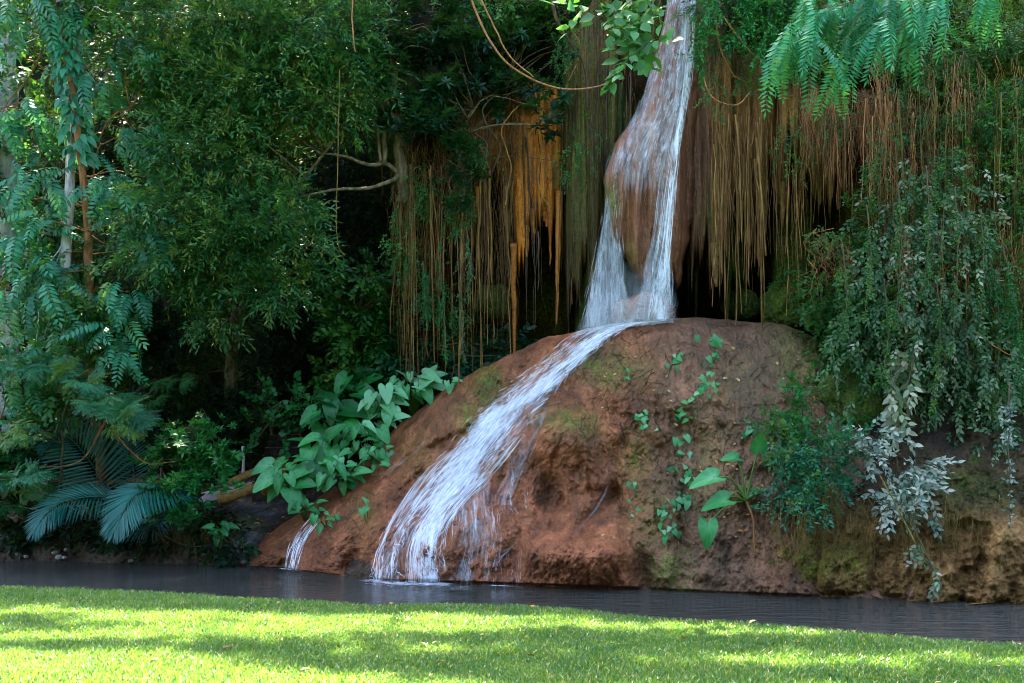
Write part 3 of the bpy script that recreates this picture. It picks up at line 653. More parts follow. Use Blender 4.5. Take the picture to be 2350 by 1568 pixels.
# right veil off the cascade
VL = [(1240, 955), (1205, 1000), (1165, 1060), (1140, 1120), (1120, 1160), (1130, 1215)]
VR = [(1258, 930), (1245, 985), (1222, 1050), (1190, 1110), (1180, 1170), (1222, 1222)]
sheet('water_sheet', VL, VR, mY, .06, 'mist', cas, lambda s, q: .80*sm(1.05, .7, s)+0*q, seed=6, n=90, m=40)
VL2 = [(1020, 1170), (1050, 1170), (1090, 1150), (1140, 1165), (1180, 1215)]
sheet('water_sheet', [(1060, 1080), (1040, 1150), (1025, 1240), (1020, 1338)], [(1130, 1100), (1130, 1170), (1150, 1250), (1105, 1340)], mY, .05, 'mist', cas, lambda s, q: .95*(1-.10*s)+0*q, seed=8, n=90, m=40)
for k, (pl, n_) in enumerate([([(1202, 1060), (1206, 1110), (1208, 1160), (1210, 1205)], 26), ([(1218, 1090), (1222, 1150), (1220, 1208)], 10), ([(1172, 1010), (1178, 1080), (1172, 1150), (1185, 1180)], 40),
                              ([(1205, 1228), (1165, 1265), (1120, 1300), (1112, 1342)], 60), ([(1180, 1250), (1140, 1290), (1135, 1342)], 50), ([(1195, 1290), (1188, 1345)], 14),
                              ([(1370, 960), (1378, 1040), (1398, 1100), (1380, 1150), (1330, 1210), (1318, 1235)], 34), ([(1030, 1270), (1035, 1338)], 20), ([(1056, 1280), (1062, 1338)], 8)]):
    l_ = [(a-5, b) for a, b in pl]; r_ = [(a+5, b) for a, b in pl]
    strands('water_strands', l_, r_, mY, .05, cas, max(5, n_//2), seed=30+k, ln=(.05, .3), wd=(.001, .003), op=(.1, .45) if k != 6 else (.05, .25), n=60)
strands('water_strands', [(1040, 1130), (1030, 1220), (1022, 1338)], [(1140, 1150), (1150, 1250), (1120, 1342)], mY, .06, cas, 170, seed=55, ln=(.06, .3), wd=(.001, .0035), op=(.10, .5), wav=.3)
strands('water_strands', [(1100, 1270), (1098, 1340)], [(1200, 1260), (1195, 1345)], mY, .05, cas, 60, seed=56, ln=(.1, .5), wd=(.001, .003), op=(.10, .5), wav=.2)
# small cascade at the left foot of the mound
sc_ = thing('cascade', P(672, 1303, 19.2), 'small white trickle falling at the left foot of the mound below the leaves', 'cascade')
sheet('water_sheet', [(722, 1175), (690, 1210), (664, 1250), (652, 1304)], [(738, 1190), (712, 1225), (694, 1262), (682, 1308)], mY, .06, 'veil', sc_, lambda s, q: .85*sm(0, .3, s)+0*q, seed=9, n=80, m=30)
strands('water_strands', [(722, 1175), (690, 1210), (664, 1250), (652, 1304)], [(738, 1190), (712, 1225), (694, 1262), (682, 1308)], mY, .08, sc_, 130, seed=10, ln=(.08, .3), wd=(.002, .006))
strands('water_strands', [(1000, 985), (950, 1035), (870, 1090)], [(1005, 990), (955, 1042), (875, 1098)], mY, .05, sc_, 30, seed=11, ln=(.05, .2), wd=(.002, .004), op=(.1, .35))
# foam where it meets the stream
def foam(parent, u0, u1, vv0, hw, seed, a=.9):
    n, m = 80, 16
    U = np.linspace(u0, u1, n); V0 = vv0(U)
    rows_ = []
    for j, q in enumerate(np.linspace(-1, 1, m)):
        y = (CZ-ZW)*F/(V0-HV)
        rows_.append(np.stack([(U-CU)/F*y, y-.15-q*hw, np.full(n, ZW+.012)+.012*fbm(U*.1, q*4, s=seed)], 1))
    V = np.stack(rows_, 0); S, Q = np.meshgrid(np.linspace(0, 1, n), np.linspace(-1, 1, m))
    D = a*sm(0, .25, S)*sm(1, .75, S)*(1-Q**2)*(.75+.5*fbm(V[..., 0]*5, V[..., 1]*9, s=seed))
    mk('foam', V.reshape(-1, 3), gridf(m, n), M['foam'], parent, tint=D, uv=V[..., :2].reshape(-1, 2))
foam(cas, 800, 1075, lambda u: np.interp(u, [800, 900, 1075], [1327, 1337, 1341]), .40, 1, 1.05)
foam(cas, 780, 1160, lambda u: np.interp(u, [780, 900, 1160], [1334, 1344, 1350]), .55, 5, .5)
foam(cas, 1095, 1215, lambda u: np.interp(u, [1095, 1215], [1342, 1346]), .10, 2, .8)
foam(sc_, 636, 710, lambda u: np.interp(u, [636, 710], [1304, 1310]), .16, 3, .8)
# upper waterfall
fal = thing('waterfall', P(1500, 728, 18.3), 'tall white upper waterfall dropping over the reddish dripstone column', 'waterfall')
cy_ = lambda u, v: col_Y(u, np.minimum(v, 560))
UL = [(1562, -60), (1560, 60), (1553, 160), (1540, 250), (1524, 340), (1508, 430), (1494, 530), (1474, 620), (1458, 690), (1448, 734)]
UR = [(1605, -60), (1600, 60), (1592, 160), (1580, 250), (1565, 340), (1556, 430), (1548, 530), (1544, 620), (1542, 690), (1545, 733)]
sheet('water_sheet', UL, UR, cy_, .20, 'mist', fal, lambda s, q: 1.0+0*q, seed=11, n=200, m=36, wave=.03)
sheet('water_sheet', UL, UR, cy_, .27, 'fall', fal, lambda s, q: .5+.55*np.exp(-((q-.70)/.2)**2)+0*s, seed=12, n=200, m=36, wave=.03)
strands('water_strands', UL, UR, cy_, .28, fal, 260, seed=13, ln=(.04, .16), wd=(.0015, .005), dens=lambda s, q: np.exp(-((q-.65)/.3)**2), wav=.5, jit=.08, op=(.15, .6))
WL = [(1530, -60), (1520, 40), (1488, 150), (1452, 250), (1400, 330), (1378, 400), (1382, 500)]
WR = [(1600, -60), (1590, 60), (1580, 160), (1566, 250), (1548, 340), (1530, 420), (1522, 520)]
sheet('water_sheet', WL, WR, cy_, .20, 'mist', fal, lambda s, q: .92*sm(1.02, .8, s)+.14*q, seed=14, n=160, m=60, wave=.03)
sheet('water_sheet', WL, WR, cy_, .26, 'veil', fal, lambda s, q: .78*sm(1.0, .7, s)+.12*q, seed=44, n=160, m=60, wave=.03)
XL = [(1392, 400), (1384, 480), (1366, 570), (1348, 660), (1326, 752)]
XR = [(1432, 420), (1428, 510), (1434, 600), (1446, 680), (1472, 742)]
xY = lambda u, v: 18.55+0*np.asarray(u, float)-.15*sm(500, 740, v)
sheet('water_sheet', XL, XR, xY, .0, 'mist', fal, lambda s, q: .25+.8*sm(0, .2, s)+0*q, seed=16, n=120, m=40, wave=.05)
sheet('water_sheet', XL, XR, xY, .2, 'mist', fal, lambda s, q: .8*sm(0, .2, s)+0*q, seed=26, n=120, m=40, wave=.05)
sheet('water_sheet', XL, XR, xY, .3, 'veil', fal, lambda s, q: .72*sm(0, .3, s)+0*q, seed=36, n=120, m=40, wave=.05)
strands('water_strands', XL, XR, xY, .1, fal, 260, seed=18, ln=(.04, .14), wd=(.0015, .004), op=(.06, .3), jit=.4)
UL2 = [(1502, 500), (1480, 580), (1462, 660), (1448, 738)]; UR2 = [(1550, 500), (1548, 580), (1548, 660), (1552, 734)]
sheet('water_sheet', UL2, UR2, xY, .25, 'mist', fal, lambda s, q: .9*sm(0, .25, s)+0*q, seed=46, n=100, m=40, wave=.05)
ZL = [(1405, 560), (1362, 640), (1340, 700), (1312, 765)]; ZR = [(1548, 560), (1554, 640), (1560, 700), (1566, 738)]
sheet('spray', ZL, ZR, xY, .35, 'spray', fal, lambda s, q: 1.05*sm(0, .8, s)+0*q, seed=27, n=60, m=60, wave=.06)

print('terrain done')
# ------------------------------------------------------------------ leaf templates (grow along +Y, face up +Z)
def leaf6(L_, W, fold=.18, droop=.12, tipx=.55):
    """pointed oval leaf folded along its midrib: 7 verts, 8 tris"""
    y = np.array([0, .30, .62, 1.]); wv = np.array([0, 1., .80, 0])*W/2; zz = -droop*L_*y*y
    V = [[0, 0, 0], [-wv[1], L_*.30, zz[1]+fold*wv[1]], [0, L_*.30, zz[1]], [wv[1], L_*.30, zz[1]+fold*wv[1]],
         [-wv[2], L_*.64, zz[2]+fold*wv[2]], [0, L_*.64, zz[2]], [wv[2], L_*.64, zz[2]+fold*wv[2]], [0, L_, zz[3]]]
    T = [[0, 2, 1], [0, 3, 2], [1, 2, 5], [1, 5, 4], [2, 3, 6], [2, 6, 5], [4, 5, 7], [5, 6, 7]]
    return np.array(V), np.array(T)
def leaf4(L_, W, fold=.2, droop=.1):
    V = [[0, 0, 0], [-W/2, L_*.42, fold*W/2-droop*L_*.2], [0, L_*.45, -droop*L_*.2], [W/2, L_*.42, fold*W/2-droop*L_*.2], [0, L_, -droop*L_]]
    return np.array(V), np.array([[0, 2, 1], [0, 3, 2], [1, 2, 4], [2, 3, 4]])
def heart(L_, W, n=9, cup=.12, droop=.25, notch=.22):
    """broad heart shaped leaf, stalk joining near the notch; y=0 at the stalk"""
    th = np.linspace(0, 2*np.pi, 2*n, endpoint=False)
    r = 1.0-.0*th
    x = np.sin(th); c = np.cos(th)
    yy = np.where(c > 0, c**1.0*(1.15+.25*np.abs(c)**3), c*.62)
    lob = np.exp(-((th-np.pi)/.30)**2)*notch*2.0
    yy = yy+lob*.9; x = x*np.where(c > 0, 1-.28*c**2, 1.0)
    V = [[0, 0, 0]]; out = []
    for rr in (.55, 1.):
        for a, b in zip(x, yy):
            px, py = a*W/2*rr, b*L_*.68*rr
            out.append([px, py, cup*abs(px)*1.2*rr-droop*max(py, 0)**2/L_*1.0-.12*droop*L_*(rr**3)+.02*L_*math.sin(9*math.atan2(b, a))*rr])
    V = np.array(V+out); m = 2*n; T = []
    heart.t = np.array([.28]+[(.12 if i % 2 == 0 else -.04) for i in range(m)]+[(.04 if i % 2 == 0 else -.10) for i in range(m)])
    for i in range(m):
        j = (i+1) % m
        T.append([0, 1+j, 1+i]); T.append([1+i, 1+j, 1+m+j]); T.append([1+i, 1+m+j, 1+m+i])
    return V, np.array(T)
def rot(yaw, pitch, roll):
    cy, sy, cp, sp, cr, sr = np.cos(yaw), np.sin(yaw), np.cos(pitch), np.sin(pitch), np.cos(roll), np.sin(roll)
    Rz = np.array([[cy, -sy, 0], [sy, cy, 0], [0, 0, 1]]); Rx = np.array([[1, 0, 0], [0, cp, -sp], [0, sp, cp]]); Ry = np.array([[cr, 0, sr], [0, 1, 0], [-sr, 0, cr]])
    return Rz@Rx@Ry
def merge(parts):
    V = []; T = []; t = []; n = 0
    for v, f, ti in parts:
        V.append(v); T.append(f+n); t.append(np.full(len(v), ti)); n += len(v)
    return np.concatenate(V), np.concatenate(T), np.concatenate(t)
def twig_strip(p0, p1, r=.003):
    p0, p1 = np.array(p0, float), np.array(p1, float)
    return np.array([p0+[r, 0, 0], p0-[r, 0, 0], p1-[r*.5, 0, 0], p1+[r*.5, 0, 0], p0+[0, 0, r], p1+[0, 0, r*.5]]), np.array([[0, 1, 2], [0, 2, 3], [0, 3, 5], [0, 5, 4], [1, 4, 5], [1, 5, 2]])
def T_spray(L_, n, ll, lw, ang=55, droop=.3, rg=None, kind=4, up=.25):
    ps = []
    for i in range(n):
        y = (i+1)/n*L_; sd_ = 1 if i % 2 else -1
        f = leaf4 if kind == 4 else leaf6
        k = rg.uniform(.7, 1.15)
        v, t = f(ll*k, lw*k)
        a = -sd_*math.radians(ang*(1-.6*(i/n))+rg.normal()*14)
        v = v@rot(a, rg.normal()*.35-.1+up*.3, rg.normal()*.4).T
        ps.append((v+[0, y, -droop*L_*(y/L_)**2], t, rg.normal()*.16))
    ps.append((*twig_strip([0, 0, 0], [0, L_, -droop*L_]), -.2))
    return merge(ps)
def T_whorl(n, ll, lw, rg, pitch=.2, kind=6, layers=2):
    ps = []
    for q in range(layers):
        for i in range(n):
            k = rg.uniform(.75, 1.1)*(1-.25*q)
            v, t = (leaf6 if kind == 6 else leaf4)(ll*k, lw*k)
            a = 2*np.pi*(i+.5*q)/n+rg.normal()*.15
            v = v@rot(a, pitch+q*.5+rg.normal()*.15, rg.normal()*.15).T
            ps.append((v+[0, 0, .02*q], t, rg.normal()*.14+.08*q))
    return merge(ps)
def T_pinnate(L_, n, ll, lw, droop=.45, rg=None, ang=78, hang=.25, kind=4, taper=.5):
    ps = []
    K_ = 8; ys = np.linspace(0, 1, K_)
    def ax(s): return np.array([.04*L_*math.sin(s*3), L_*s*(1-.15*droop*s), -droop*L_*s**2])
    for i in range(K_-1): ps.append((*twig_strip(ax(ys[i]), ax(ys[i+1]), .004*(1-ys[i]*.6)), .25))
    for i in range(n):
        s = .12+.88*(i+.5)/n; p = ax(s); k = (1-taper*abs(s-.45)**1.5*1.6)*rg.uniform(.85, 1.08)
        slope = -math.atan(2*droop*s)
        for sd_ in (-1, 1):
            v, t = (leaf4 if kind == 4 else leaf6)(ll*k, lw*k, .15)
            v = v@rot(0, 0, 0).T
            a = -sd_*math.radians(ang-25*s+rg.normal()*5)
            v = v@rot(a, -hang+rg.normal()*.10, sd_*.25+rg.normal()*.1).T
            v = v@rot(0, slope, 0).T
            ps.append((v+p, t, rg.normal()*.10))
    v, t = leaf4(ll*.7, lw*.8); ps.append((v@rot(0, -math.atan(2*droop), 0).T+ax(1), t, 0.))
    return merge(ps)
def T_compound(rg, nf=7, L_=.30, ll=.07, lw=.02, pairs=9):
    """several small pinnate fronds radiating flat: a feathery layered spray"""
    ps = []
    for i in range(nf):
        a = -1.25+2.5*i/(nf-1)
        V, T, t = T_pinnate(L_*rg.uniform(.8, 1.1), pairs, ll, lw, .25, rg)
        ps.append((V@rot(a, rg.normal()*.1, 0).T, T, 0)); ps[-1] = (ps[-1][0], T, 0)
    V, T, _ = merge(ps); return V, T, np.concatenate([np.full(len(V), 0.)])
def variants(fn, n=4, seed=1):
    return [fn(np.random.default_rng(seed*31+i)) for i in range(n)]
def place(g, temps, pos, dirs, scale=1., up=None, rollj=.4, tint=.5, tj=.12, rg=R):
    """put random template variants at pos, growing along dirs, leaf faces near `up`"""
    pos = np.asarray(pos, float); n = len(pos)
    if n == 0: return
    y = np.asarray(dirs, float); y = y/np.linalg.norm(y, axis=1)[:, None]
    u = np.tile([[0, 0, 1.]], (n, 1)) if up is None else np.broadcast_to(np.asarray(up, float), (n, 3)).copy()
    u = u+rollj*rg.normal(size=(n, 3)); x = np.cross(y, u); x /= np.linalg.norm(x, axis=1)[:, None]+1e-9; z = np.cross(x, y)
    Mx = np.stack([x, y, z], 2)*np.broadcast_to(np.asarray(scale, float), (n,))[:, None, None]
    tt = np.broadcast_to(np.asarray(tint, float), (n,))+tj*rg.normal(size=n)
    w_ = rg.integers(0, len(temps), n)
    for k, (V, T, t) in enumerate(temps):
        i = np.nonzero(w_ == k)[0]
        if len(i) == 0: continue
        VV_ = np.einsum('nij,vj->nvi', Mx[i], V)+pos[i][:, None]
        TT = (T[None]+(np.arange(len(i))*len(V))[:, None, None]).reshape(-1, 3)
        g.add(VV_.reshape(-1, 3), TT, None, np.clip(tt[i][:, None]+t[None], 0, 1).ravel())
def ell(rg, n, shell=.0):
    d = rg.normal(size=(n, 3)); d /= np.linalg.norm(d, axis=1)[:, None]
    r = rg.uniform(shell, 1, n)**(1/2.2); return d*r[:, None]
def blobs(rg, bl, rsub=.45, flat=.55, droop=.35, front=.4, k=1.):
    """bl rows: u, v, Y, ru, rv, rY, n_sub, n_spray per sub -> positions, directions, sub centres, local tint"""
    pos = []; dr = []; subs = []; tn = []
    for u, v, Y, ru, rv, rY, ns, npp in bl:
        c = P(u, v, Y); rad = np.array([ru*Y/F, rY, rv*Y/F])
        ns = max(1, int(ns*k))
        for e in ell(rg, ns, .1):
            s = c+e*rad; subs.append(s); rs = rsub*rg.uniform(.7, 1.3); m = int(npp*rg.uniform(.7, 1.3))
            q = ell(rg, m, .2); o = q*np.array([rs, rs, rs*flat]); pos.append(s+o)
            d = q*.9+e*.7+rg.normal(size=(m, 3))*.45+np.array([0, -front, -droop]); dr.append(d)
            tn.append(np.full(m, rg.normal()*.2))
    return np.concatenate(pos), np.concatenate(dr), np.array(subs), np.concatenate(tn)
def limbs(g, anchors, subs, r0=.03, r1=.006, n=7, every=1, sag=-.1):
    A = np.array(anchors)
    for s in subs[::every]:
        d = np.linalg.norm(A-s, axis=1)+.6*np.maximum(A[:, 2]-s[2], 0); a = A[np.argmin(d)]
        m = (a+s)/2+R.normal(size=3)*.15+np.array([0, 0, -sag*np.linalg.norm(a-s)*.5])
        tube(g, [a, m, s], r0*min(1, .35+np.linalg.norm(a-s)*.25), r1, k=4, n=n, wob=.04)
SL = variants(lambda r: T_spray(.42, 13, .125, .034, 50, .3, r), 5, 1)      # slender leaves
SM = variants(lambda r: T_spray(.34, 9, .11, .052, 55, .3, r), 5, 2)        # small oval
SB = variants(lambda r: T_spray(.36, 8, .15, .075, 60, .35, r, 6), 5, 3)    # medium oval
WH = variants(lambda r: T_whorl(6, .19, .062, r, .05), 4, 4)                # whorls
WG = variants(lambda r: T_whorl(6, .16, .055, r, .3, layers=2), 4, 5)
PN = variants(lambda r: T_pinnate(.72, 9, .20, .078, .6, r, hang=.3, kind=6), 4, 6)       # big pinnate, drooping
PF = variants(lambda r: T_compound(r), 3, 7)                                 # feathery
PT = variants(lambda r: T_pinnate(.95, 19, .19, .050, .7, r, hang=.3), 4, 8)  # overhanging teal fronds
TI = variants(lambda r: T_spray(.26, 12, .055, .032, 60, .35, r), 4, 9)      # tiny creeper leaves
RD = variants(lambda r: T_spray(.34, 6, .17, .115, 55, .3, r, 6), 4, 10)     # rounded leaves
SV = variants(lambda r: T_spray(.30, 7, .135, .062, 45, .6, r, 6, up=-.5), 5, 11)  # silvery drooping

# ------------------------------------------------------------------ trees
def tree(name, label, mat, temps, bl, trunk, r0, r1, barkm='brown', group=None, cat='tree', rsub=.45, flat=.55, droop=.35, scale=1., tint=.45, tj=.14, extra=(), every=1, rollj=.45, lr=.03, seed=0, front=.4, k=8, up=None, cseed=0):
    rg = np.random.default_rng(seed+100)
    trunk = np.array(trunk, float); base = trunk[0]
    root = thing(name, base, label, cat, group)
    g = Geo(); tp = spline(trunk, 40); tube(g, tp, r0, r1, k=k, wob=.05)
    for e in extra: tube(g, np.array(e[0], float), e[1], e[2], k=6, n=16, wob=.03)
    pos, dr, subs, tn = blobs(rg, bl, rsub, flat, droop, front)
    anch = list(tp[8:])+[p for e in extra for p in spline(e[0], 8)]
    limbs(g, anch, subs, lr, .006, every=every)
    g.build('trunk', M[barkm], root)
    c = Geo(); place(c, temps, pos, dr, scale*rg.uniform(.8, 1.2, len(pos)), tint=tint+tn, tj=tj, rollj=rollj, rg=rg, up=[0, -.55, 1] if up is None else up)
    c.build('crown', M[mat], root)
    return root
# 1 slender tree in front on the left with long drooping pinnate leaves
tr = [P(240, 1195, 21.6), P(236, 1140, 21.2), P(225, 1000, 20.4), P(210, 800, 19.4), P(202, 600, 19.0), P(196, 470, 18.9), P(172, 260, 18.7), P(142, 60, 18.6), P(130, -250, 18.6)]
tree('slender_tree', 'slender tree with orange brown trunk and long drooping teal pinnate leaves at the left edge', 'ltree', PN,
     [(80, 40, 18.8, 90, 60, .7, 5, 8), (50, 230, 19.0, 70, 60, .7, 4, 8), (80, 420, 18.9, 90, 60, .8, 6, 9), (290, 430, 19.0, 70, 50, .7, 4, 9), (70, 560, 18.8, 80, 50, .7, 4, 8), (310, 540, 18.9, 60, 50, .5, 4, 9),
      (100, 660, 18.8, 90, 45, .7, 5, 8), (320, 660, 18.8, 55, 50, .5, 3, 8), (270, 780, 18.7, 45, 55, .4, 3, 7), (250, 170, 19.0, 45, 60, .5, 2, 7), (290, 90, 19, 50, 50, .5, 2, 7), (130, 790, 18.7, 50, 40, .5, 3, 7),
      (40, 850, 19, 60, 50, .6, 3, 7), (280, 330, 19.0, 70, 35, .6, 3, 7), (140, 520, 18.6, 40, 40, .4, 2, 6)],
     tr, .105, .06, 'bark', rsub=.46, flat=.5, droop=.75, scale=.9, seed=1, lr=.028, up=[0, -.9, .8],
     extra=[([P(0, 650, 18.8), P(60, 690, 19.0), P(120, 730, 19.2), P(200, 800, 19.6)], .022, .04), ([P(-40, 965, 18.8), P(60, 968, 18.9), P(150, 940, 19.1), P(225, 870, 19.6)], .012, .03),
            ([P(215, 880, 19.6), P(250, 920, 19.3), P(230, 990, 19.1), P(180, 1060, 19.0), P(90, 1075, 19.0)], .03, .01),
            ([P(225, 900, 19.6), P(270, 1000, 19.2), P(330, 1060, 19.0), P(400, 1060, 18.9)], .02, .008), ([P(110, 20, 19.1), P(85, 150, 19.0), P(20, 230, 18.8), P(-20, 330, 18.8)], .025, .008),
            ([P(200, 480, 19.4), P(230, 320, 19.2), P(262, 262, 19.1), P(300, 250, 19.0)], .012, .03), ([P(165, 240, 19.2), P(100, 160, 19.0), P(40, 130, 18.9)], .03, .01)])
tree('feathery_shrub', 'feathery pale teal compound leaves in flat layers in front of the slender trunk', 'ltree', PF,
     [(90, 830, 18.3, 90, 40, .5, 6, 7), (200, 900, 18.2, 90, 45, .5, 6, 7), (300, 960, 18.3, 60, 40, .5, 4, 6), (70, 980, 18.6, 80, 60, .6, 4, 6), (40, 1080, 18.8, 60, 60, .5, 4, 6)],
     [P(120, 1220, 20.7), P(140, 1100, 19.4), P(150, 950, 18.7), P(180, 870, 18.4)], .03, .012, 'twig', cat='shrub', rsub=.3, flat=.3, droop=.2, scale=.95, tint=.65, seed=2, lr=.015)
tree('pale_tree', 'thin pale grey trunk rising behind the slender tree at top left', 'creeper', SB,
     [(130, -60, 18.6, 180, 70, 1.5, 10, 14), (250, 80, 18.8, 80, 70, 1, 5, 14), (40, 120, 19, 60, 60, 1, 4, 12), (150, 640, 18.9, 120, 110, 1, 9, 16), (60, 300, 19.5, 40, 40, 1, 1, 10), (120, 850, 18.9, 110, 100, .8, 9, 16), (380, 260, 19.5, 40, 60, .8, 3, 12)],
     [P(150, 900, 19), P(152, 560, 19), P(162, 380, 19), P(182, 120, 19), P(186, -40, 19), P(190, -300, 19)], .10, .075, 'pale', seed=3, lr=.014, every=3)
tree('pale_trunk_tree', 'thick pale lavender grey trunk cut by the left edge of the picture', 'creeper', SB,
     [(-60, -120, 21, 160, 80, 1.5, 9, 14), (0, 560, 20.7, 50, 90, .6, 5, 14), (-80, 300, 20.5, 60, 200, .6, 4, 12), (50, 60, 20.4, 50, 60, .6, 3, 14)],
     [P(30, 1150, 21.3), P(12, 700, 21.3), P(8, 400, 21.2), P(12, 200, 21.2), P(-10, -100, 21.2), P(-30, -400, 21.3)], .30, .24, 'pale', seed=4, lr=.014, every=3)
# climbing vine round the slender trunk
g = Geo(); gs = Geo(); root = thing('climbing_vine', P(205, 700, 17.2), 'dark glossy climbing vine wrapped around the upper trunk of the slender tree', 'vine')
tp = spline(np.array(tr), 200); tp = tp[(uv_of(tp)[1] > -60) & (uv_of(tp)[1] < 360)]
k_ = R.integers(0, len(tp), 330); d = R.normal(size=(330, 3))*[1, .8, .15]; d /= np.linalg.norm(d, axis=1)[:, None]
LV1 = variants(lambda r: (*leaf6(.24, .11, droop=.4), np.zeros(8)), 1)
place(g, LV1, tp[k_]+d*R.uniform(.06, .24, 330)[:, None], d*.7+[0.1, -.2, -.9], R.uniform(.7, 1.2, 330), tint=.4, rollj=.5, up=[0, -1, .5])
th = np.linspace(0, 26, len(tp)); tube(gs, tp+np.stack([np.cos(th), np.sin(th), 0*th], 1)*.10, .012, .009, k=4)
g.build('leaves', M['ltree'], root); gs.build('stem', M['twig'], root)
# 2 big bushy slender-leaved tree
tree('bushy_tree', 'large bushy tree with fine slender leaves leaning over the dark hollow left of centre', 'fine', SL,
     [(560, 40, 19.6, 200, 80, 1.5, 26, 36), (730, 120, 19.2, 150, 90, 1.2, 20, 36), (440, 180, 19.8, 130, 90, 1.3, 17, 34), (610, 230, 19.2, 160, 80, 1.2, 20, 36), (760, 240, 19, 90, 60, .8, 9, 34), (340, 100, 20.3, 90, 80, 1, 9, 30),
      (520, 350, 19.2, 160, 80, 1.2, 18, 36), (440, 480, 19, 120, 70, 1.1, 13, 34), (600, 470, 18.8, 110, 55, 1, 12, 36), (650, 560, 18.8, 60, 40, .6, 4, 30), (400, 600, 19.2, 90, 60, .9, 7, 30), (540, 560, 19, 90, 50, .8, 6, 30),
      (640, 690, 19.2, 70, 70, .7, 6, 26), (500, 690, 19.6, 80, 60, .8, 5, 26), (780, 30, 19.5, 100, 60, 1, 9, 34), (820, 170, 19, 50, 40, .6, 3, 30)],
     [P(520, 1100, 22.6), P(540, 800, 22), P(560, 500, 21.2), P(600, 250, 20.4), P(620, 0, 20), P(640, -250, 20)], .16, .06, 'brown', rsub=.5, flat=.45, droop=.3, seed=5, tint=.5, tj=.26, scale=1.15, lr=.035,  # wide tint spread stands in for pale top-lit leaves
     extra=[([P(545, 700, 21.7), P(600, 520, 20.4), P(690, 420, 19.4), P(780, 300, 19)], .06, .02), ([P(560, 480, 21), P(480, 300, 20), P(400, 180, 19.8)], .06, .02), ([P(600, 250, 20.3), P(720, 130, 19.4), P(860, 60, 19.2)], .05, .02)])
# 3 deep-shade trees behind
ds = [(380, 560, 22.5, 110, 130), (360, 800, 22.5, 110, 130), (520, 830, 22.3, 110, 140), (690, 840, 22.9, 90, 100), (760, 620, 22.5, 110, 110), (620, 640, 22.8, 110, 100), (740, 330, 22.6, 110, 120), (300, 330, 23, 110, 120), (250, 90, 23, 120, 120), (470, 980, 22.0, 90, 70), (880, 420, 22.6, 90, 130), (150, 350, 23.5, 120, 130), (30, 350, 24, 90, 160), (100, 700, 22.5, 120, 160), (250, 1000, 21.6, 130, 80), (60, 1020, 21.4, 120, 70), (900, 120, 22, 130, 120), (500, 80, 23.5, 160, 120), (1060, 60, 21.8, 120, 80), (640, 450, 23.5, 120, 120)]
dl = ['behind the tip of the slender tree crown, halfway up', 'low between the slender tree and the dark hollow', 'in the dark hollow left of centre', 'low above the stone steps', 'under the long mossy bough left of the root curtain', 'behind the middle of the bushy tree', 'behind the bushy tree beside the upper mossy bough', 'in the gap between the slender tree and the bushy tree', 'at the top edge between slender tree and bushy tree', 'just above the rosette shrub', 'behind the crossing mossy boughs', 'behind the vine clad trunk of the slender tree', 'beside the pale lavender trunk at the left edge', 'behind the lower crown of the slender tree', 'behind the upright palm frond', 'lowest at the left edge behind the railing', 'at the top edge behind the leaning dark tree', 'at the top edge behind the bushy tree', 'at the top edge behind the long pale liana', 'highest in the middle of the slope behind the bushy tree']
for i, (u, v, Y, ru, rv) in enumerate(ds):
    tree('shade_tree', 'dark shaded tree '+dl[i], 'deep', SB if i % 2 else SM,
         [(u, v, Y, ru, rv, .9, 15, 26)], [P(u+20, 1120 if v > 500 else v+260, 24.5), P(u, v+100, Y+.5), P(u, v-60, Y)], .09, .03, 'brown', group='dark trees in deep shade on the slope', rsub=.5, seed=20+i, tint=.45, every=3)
# 4 centre dark whorl-leaved tree
tree('leaning_tree', 'dark broad leaved tree with mossy boughs reaching left at the top centre', 'dark', WH,
     [(960, 60, 19.4, 120, 80, .8, 16, 13), (1080, 130, 19.2, 110, 70, .8, 14, 13), (1190, 90, 19.3, 90, 70, .7, 10, 12), (1010, 210, 19.1, 90, 70, .7, 11, 13), (900, 160, 19.5, 70, 80, .7, 8, 12), (1230, 200, 19.0, 50, 45, .5, 4, 11),
      (1000, 290, 19.0, 60, 50, .5, 5, 12), (1050, 390, 18.9, 45, 70, .4, 5, 12), (1255, 270, 18.9, 35, 30, .3, 3, 9), (930, 280, 19.2, 60, 40, .5, 4, 10), (1040, 460, 19.0, 25, 30, .3, 2, 9), (1140, 200, 19.2, 50, 50, .5, 4, 11), (1330, 60, 19.4, 60, 60, .5, 4, 10)],
     [P(925, 470, 19.6), P(925, 400, 19.5), P(918, 320, 19.4), P(900, 200, 19.4), P(900, 60, 19.5), P(910, -150, 19.6)], .12, .07, 'brown', rsub=.34, flat=.6, droop=.3, seed=6, lr=.025, rollj=.35, front=.9,
     extra=[([P(920, 400, 19.5), P(880, 375, 19.4), P(840, 378, 19.3), P(795, 362, 19.2), P(740, 352, 19.1)], .048, .02), ([P(915, 400, 19.5), P(900, 415, 19.3), P(850, 430, 19.2), P(760, 440, 19), P(668, 458, 18.9)], .050, .02),
            ([P(885, 380, 19.4), P(884, 300, 19.4), P(880, 240, 19.3)], .05, .045), ([P(872, 372, 19.4), P(868, 320, 19.4), P(862, 270, 19.3)], .035, .03), ([P(920, 340, 19.4), P(880, 215, 19.2), P(800, 190, 19.1)], .05, .02), ([P(1150, 200, 19.5), P(1080, 260, 19.3), P(1050, 380, 19.0)], .02, .01)])
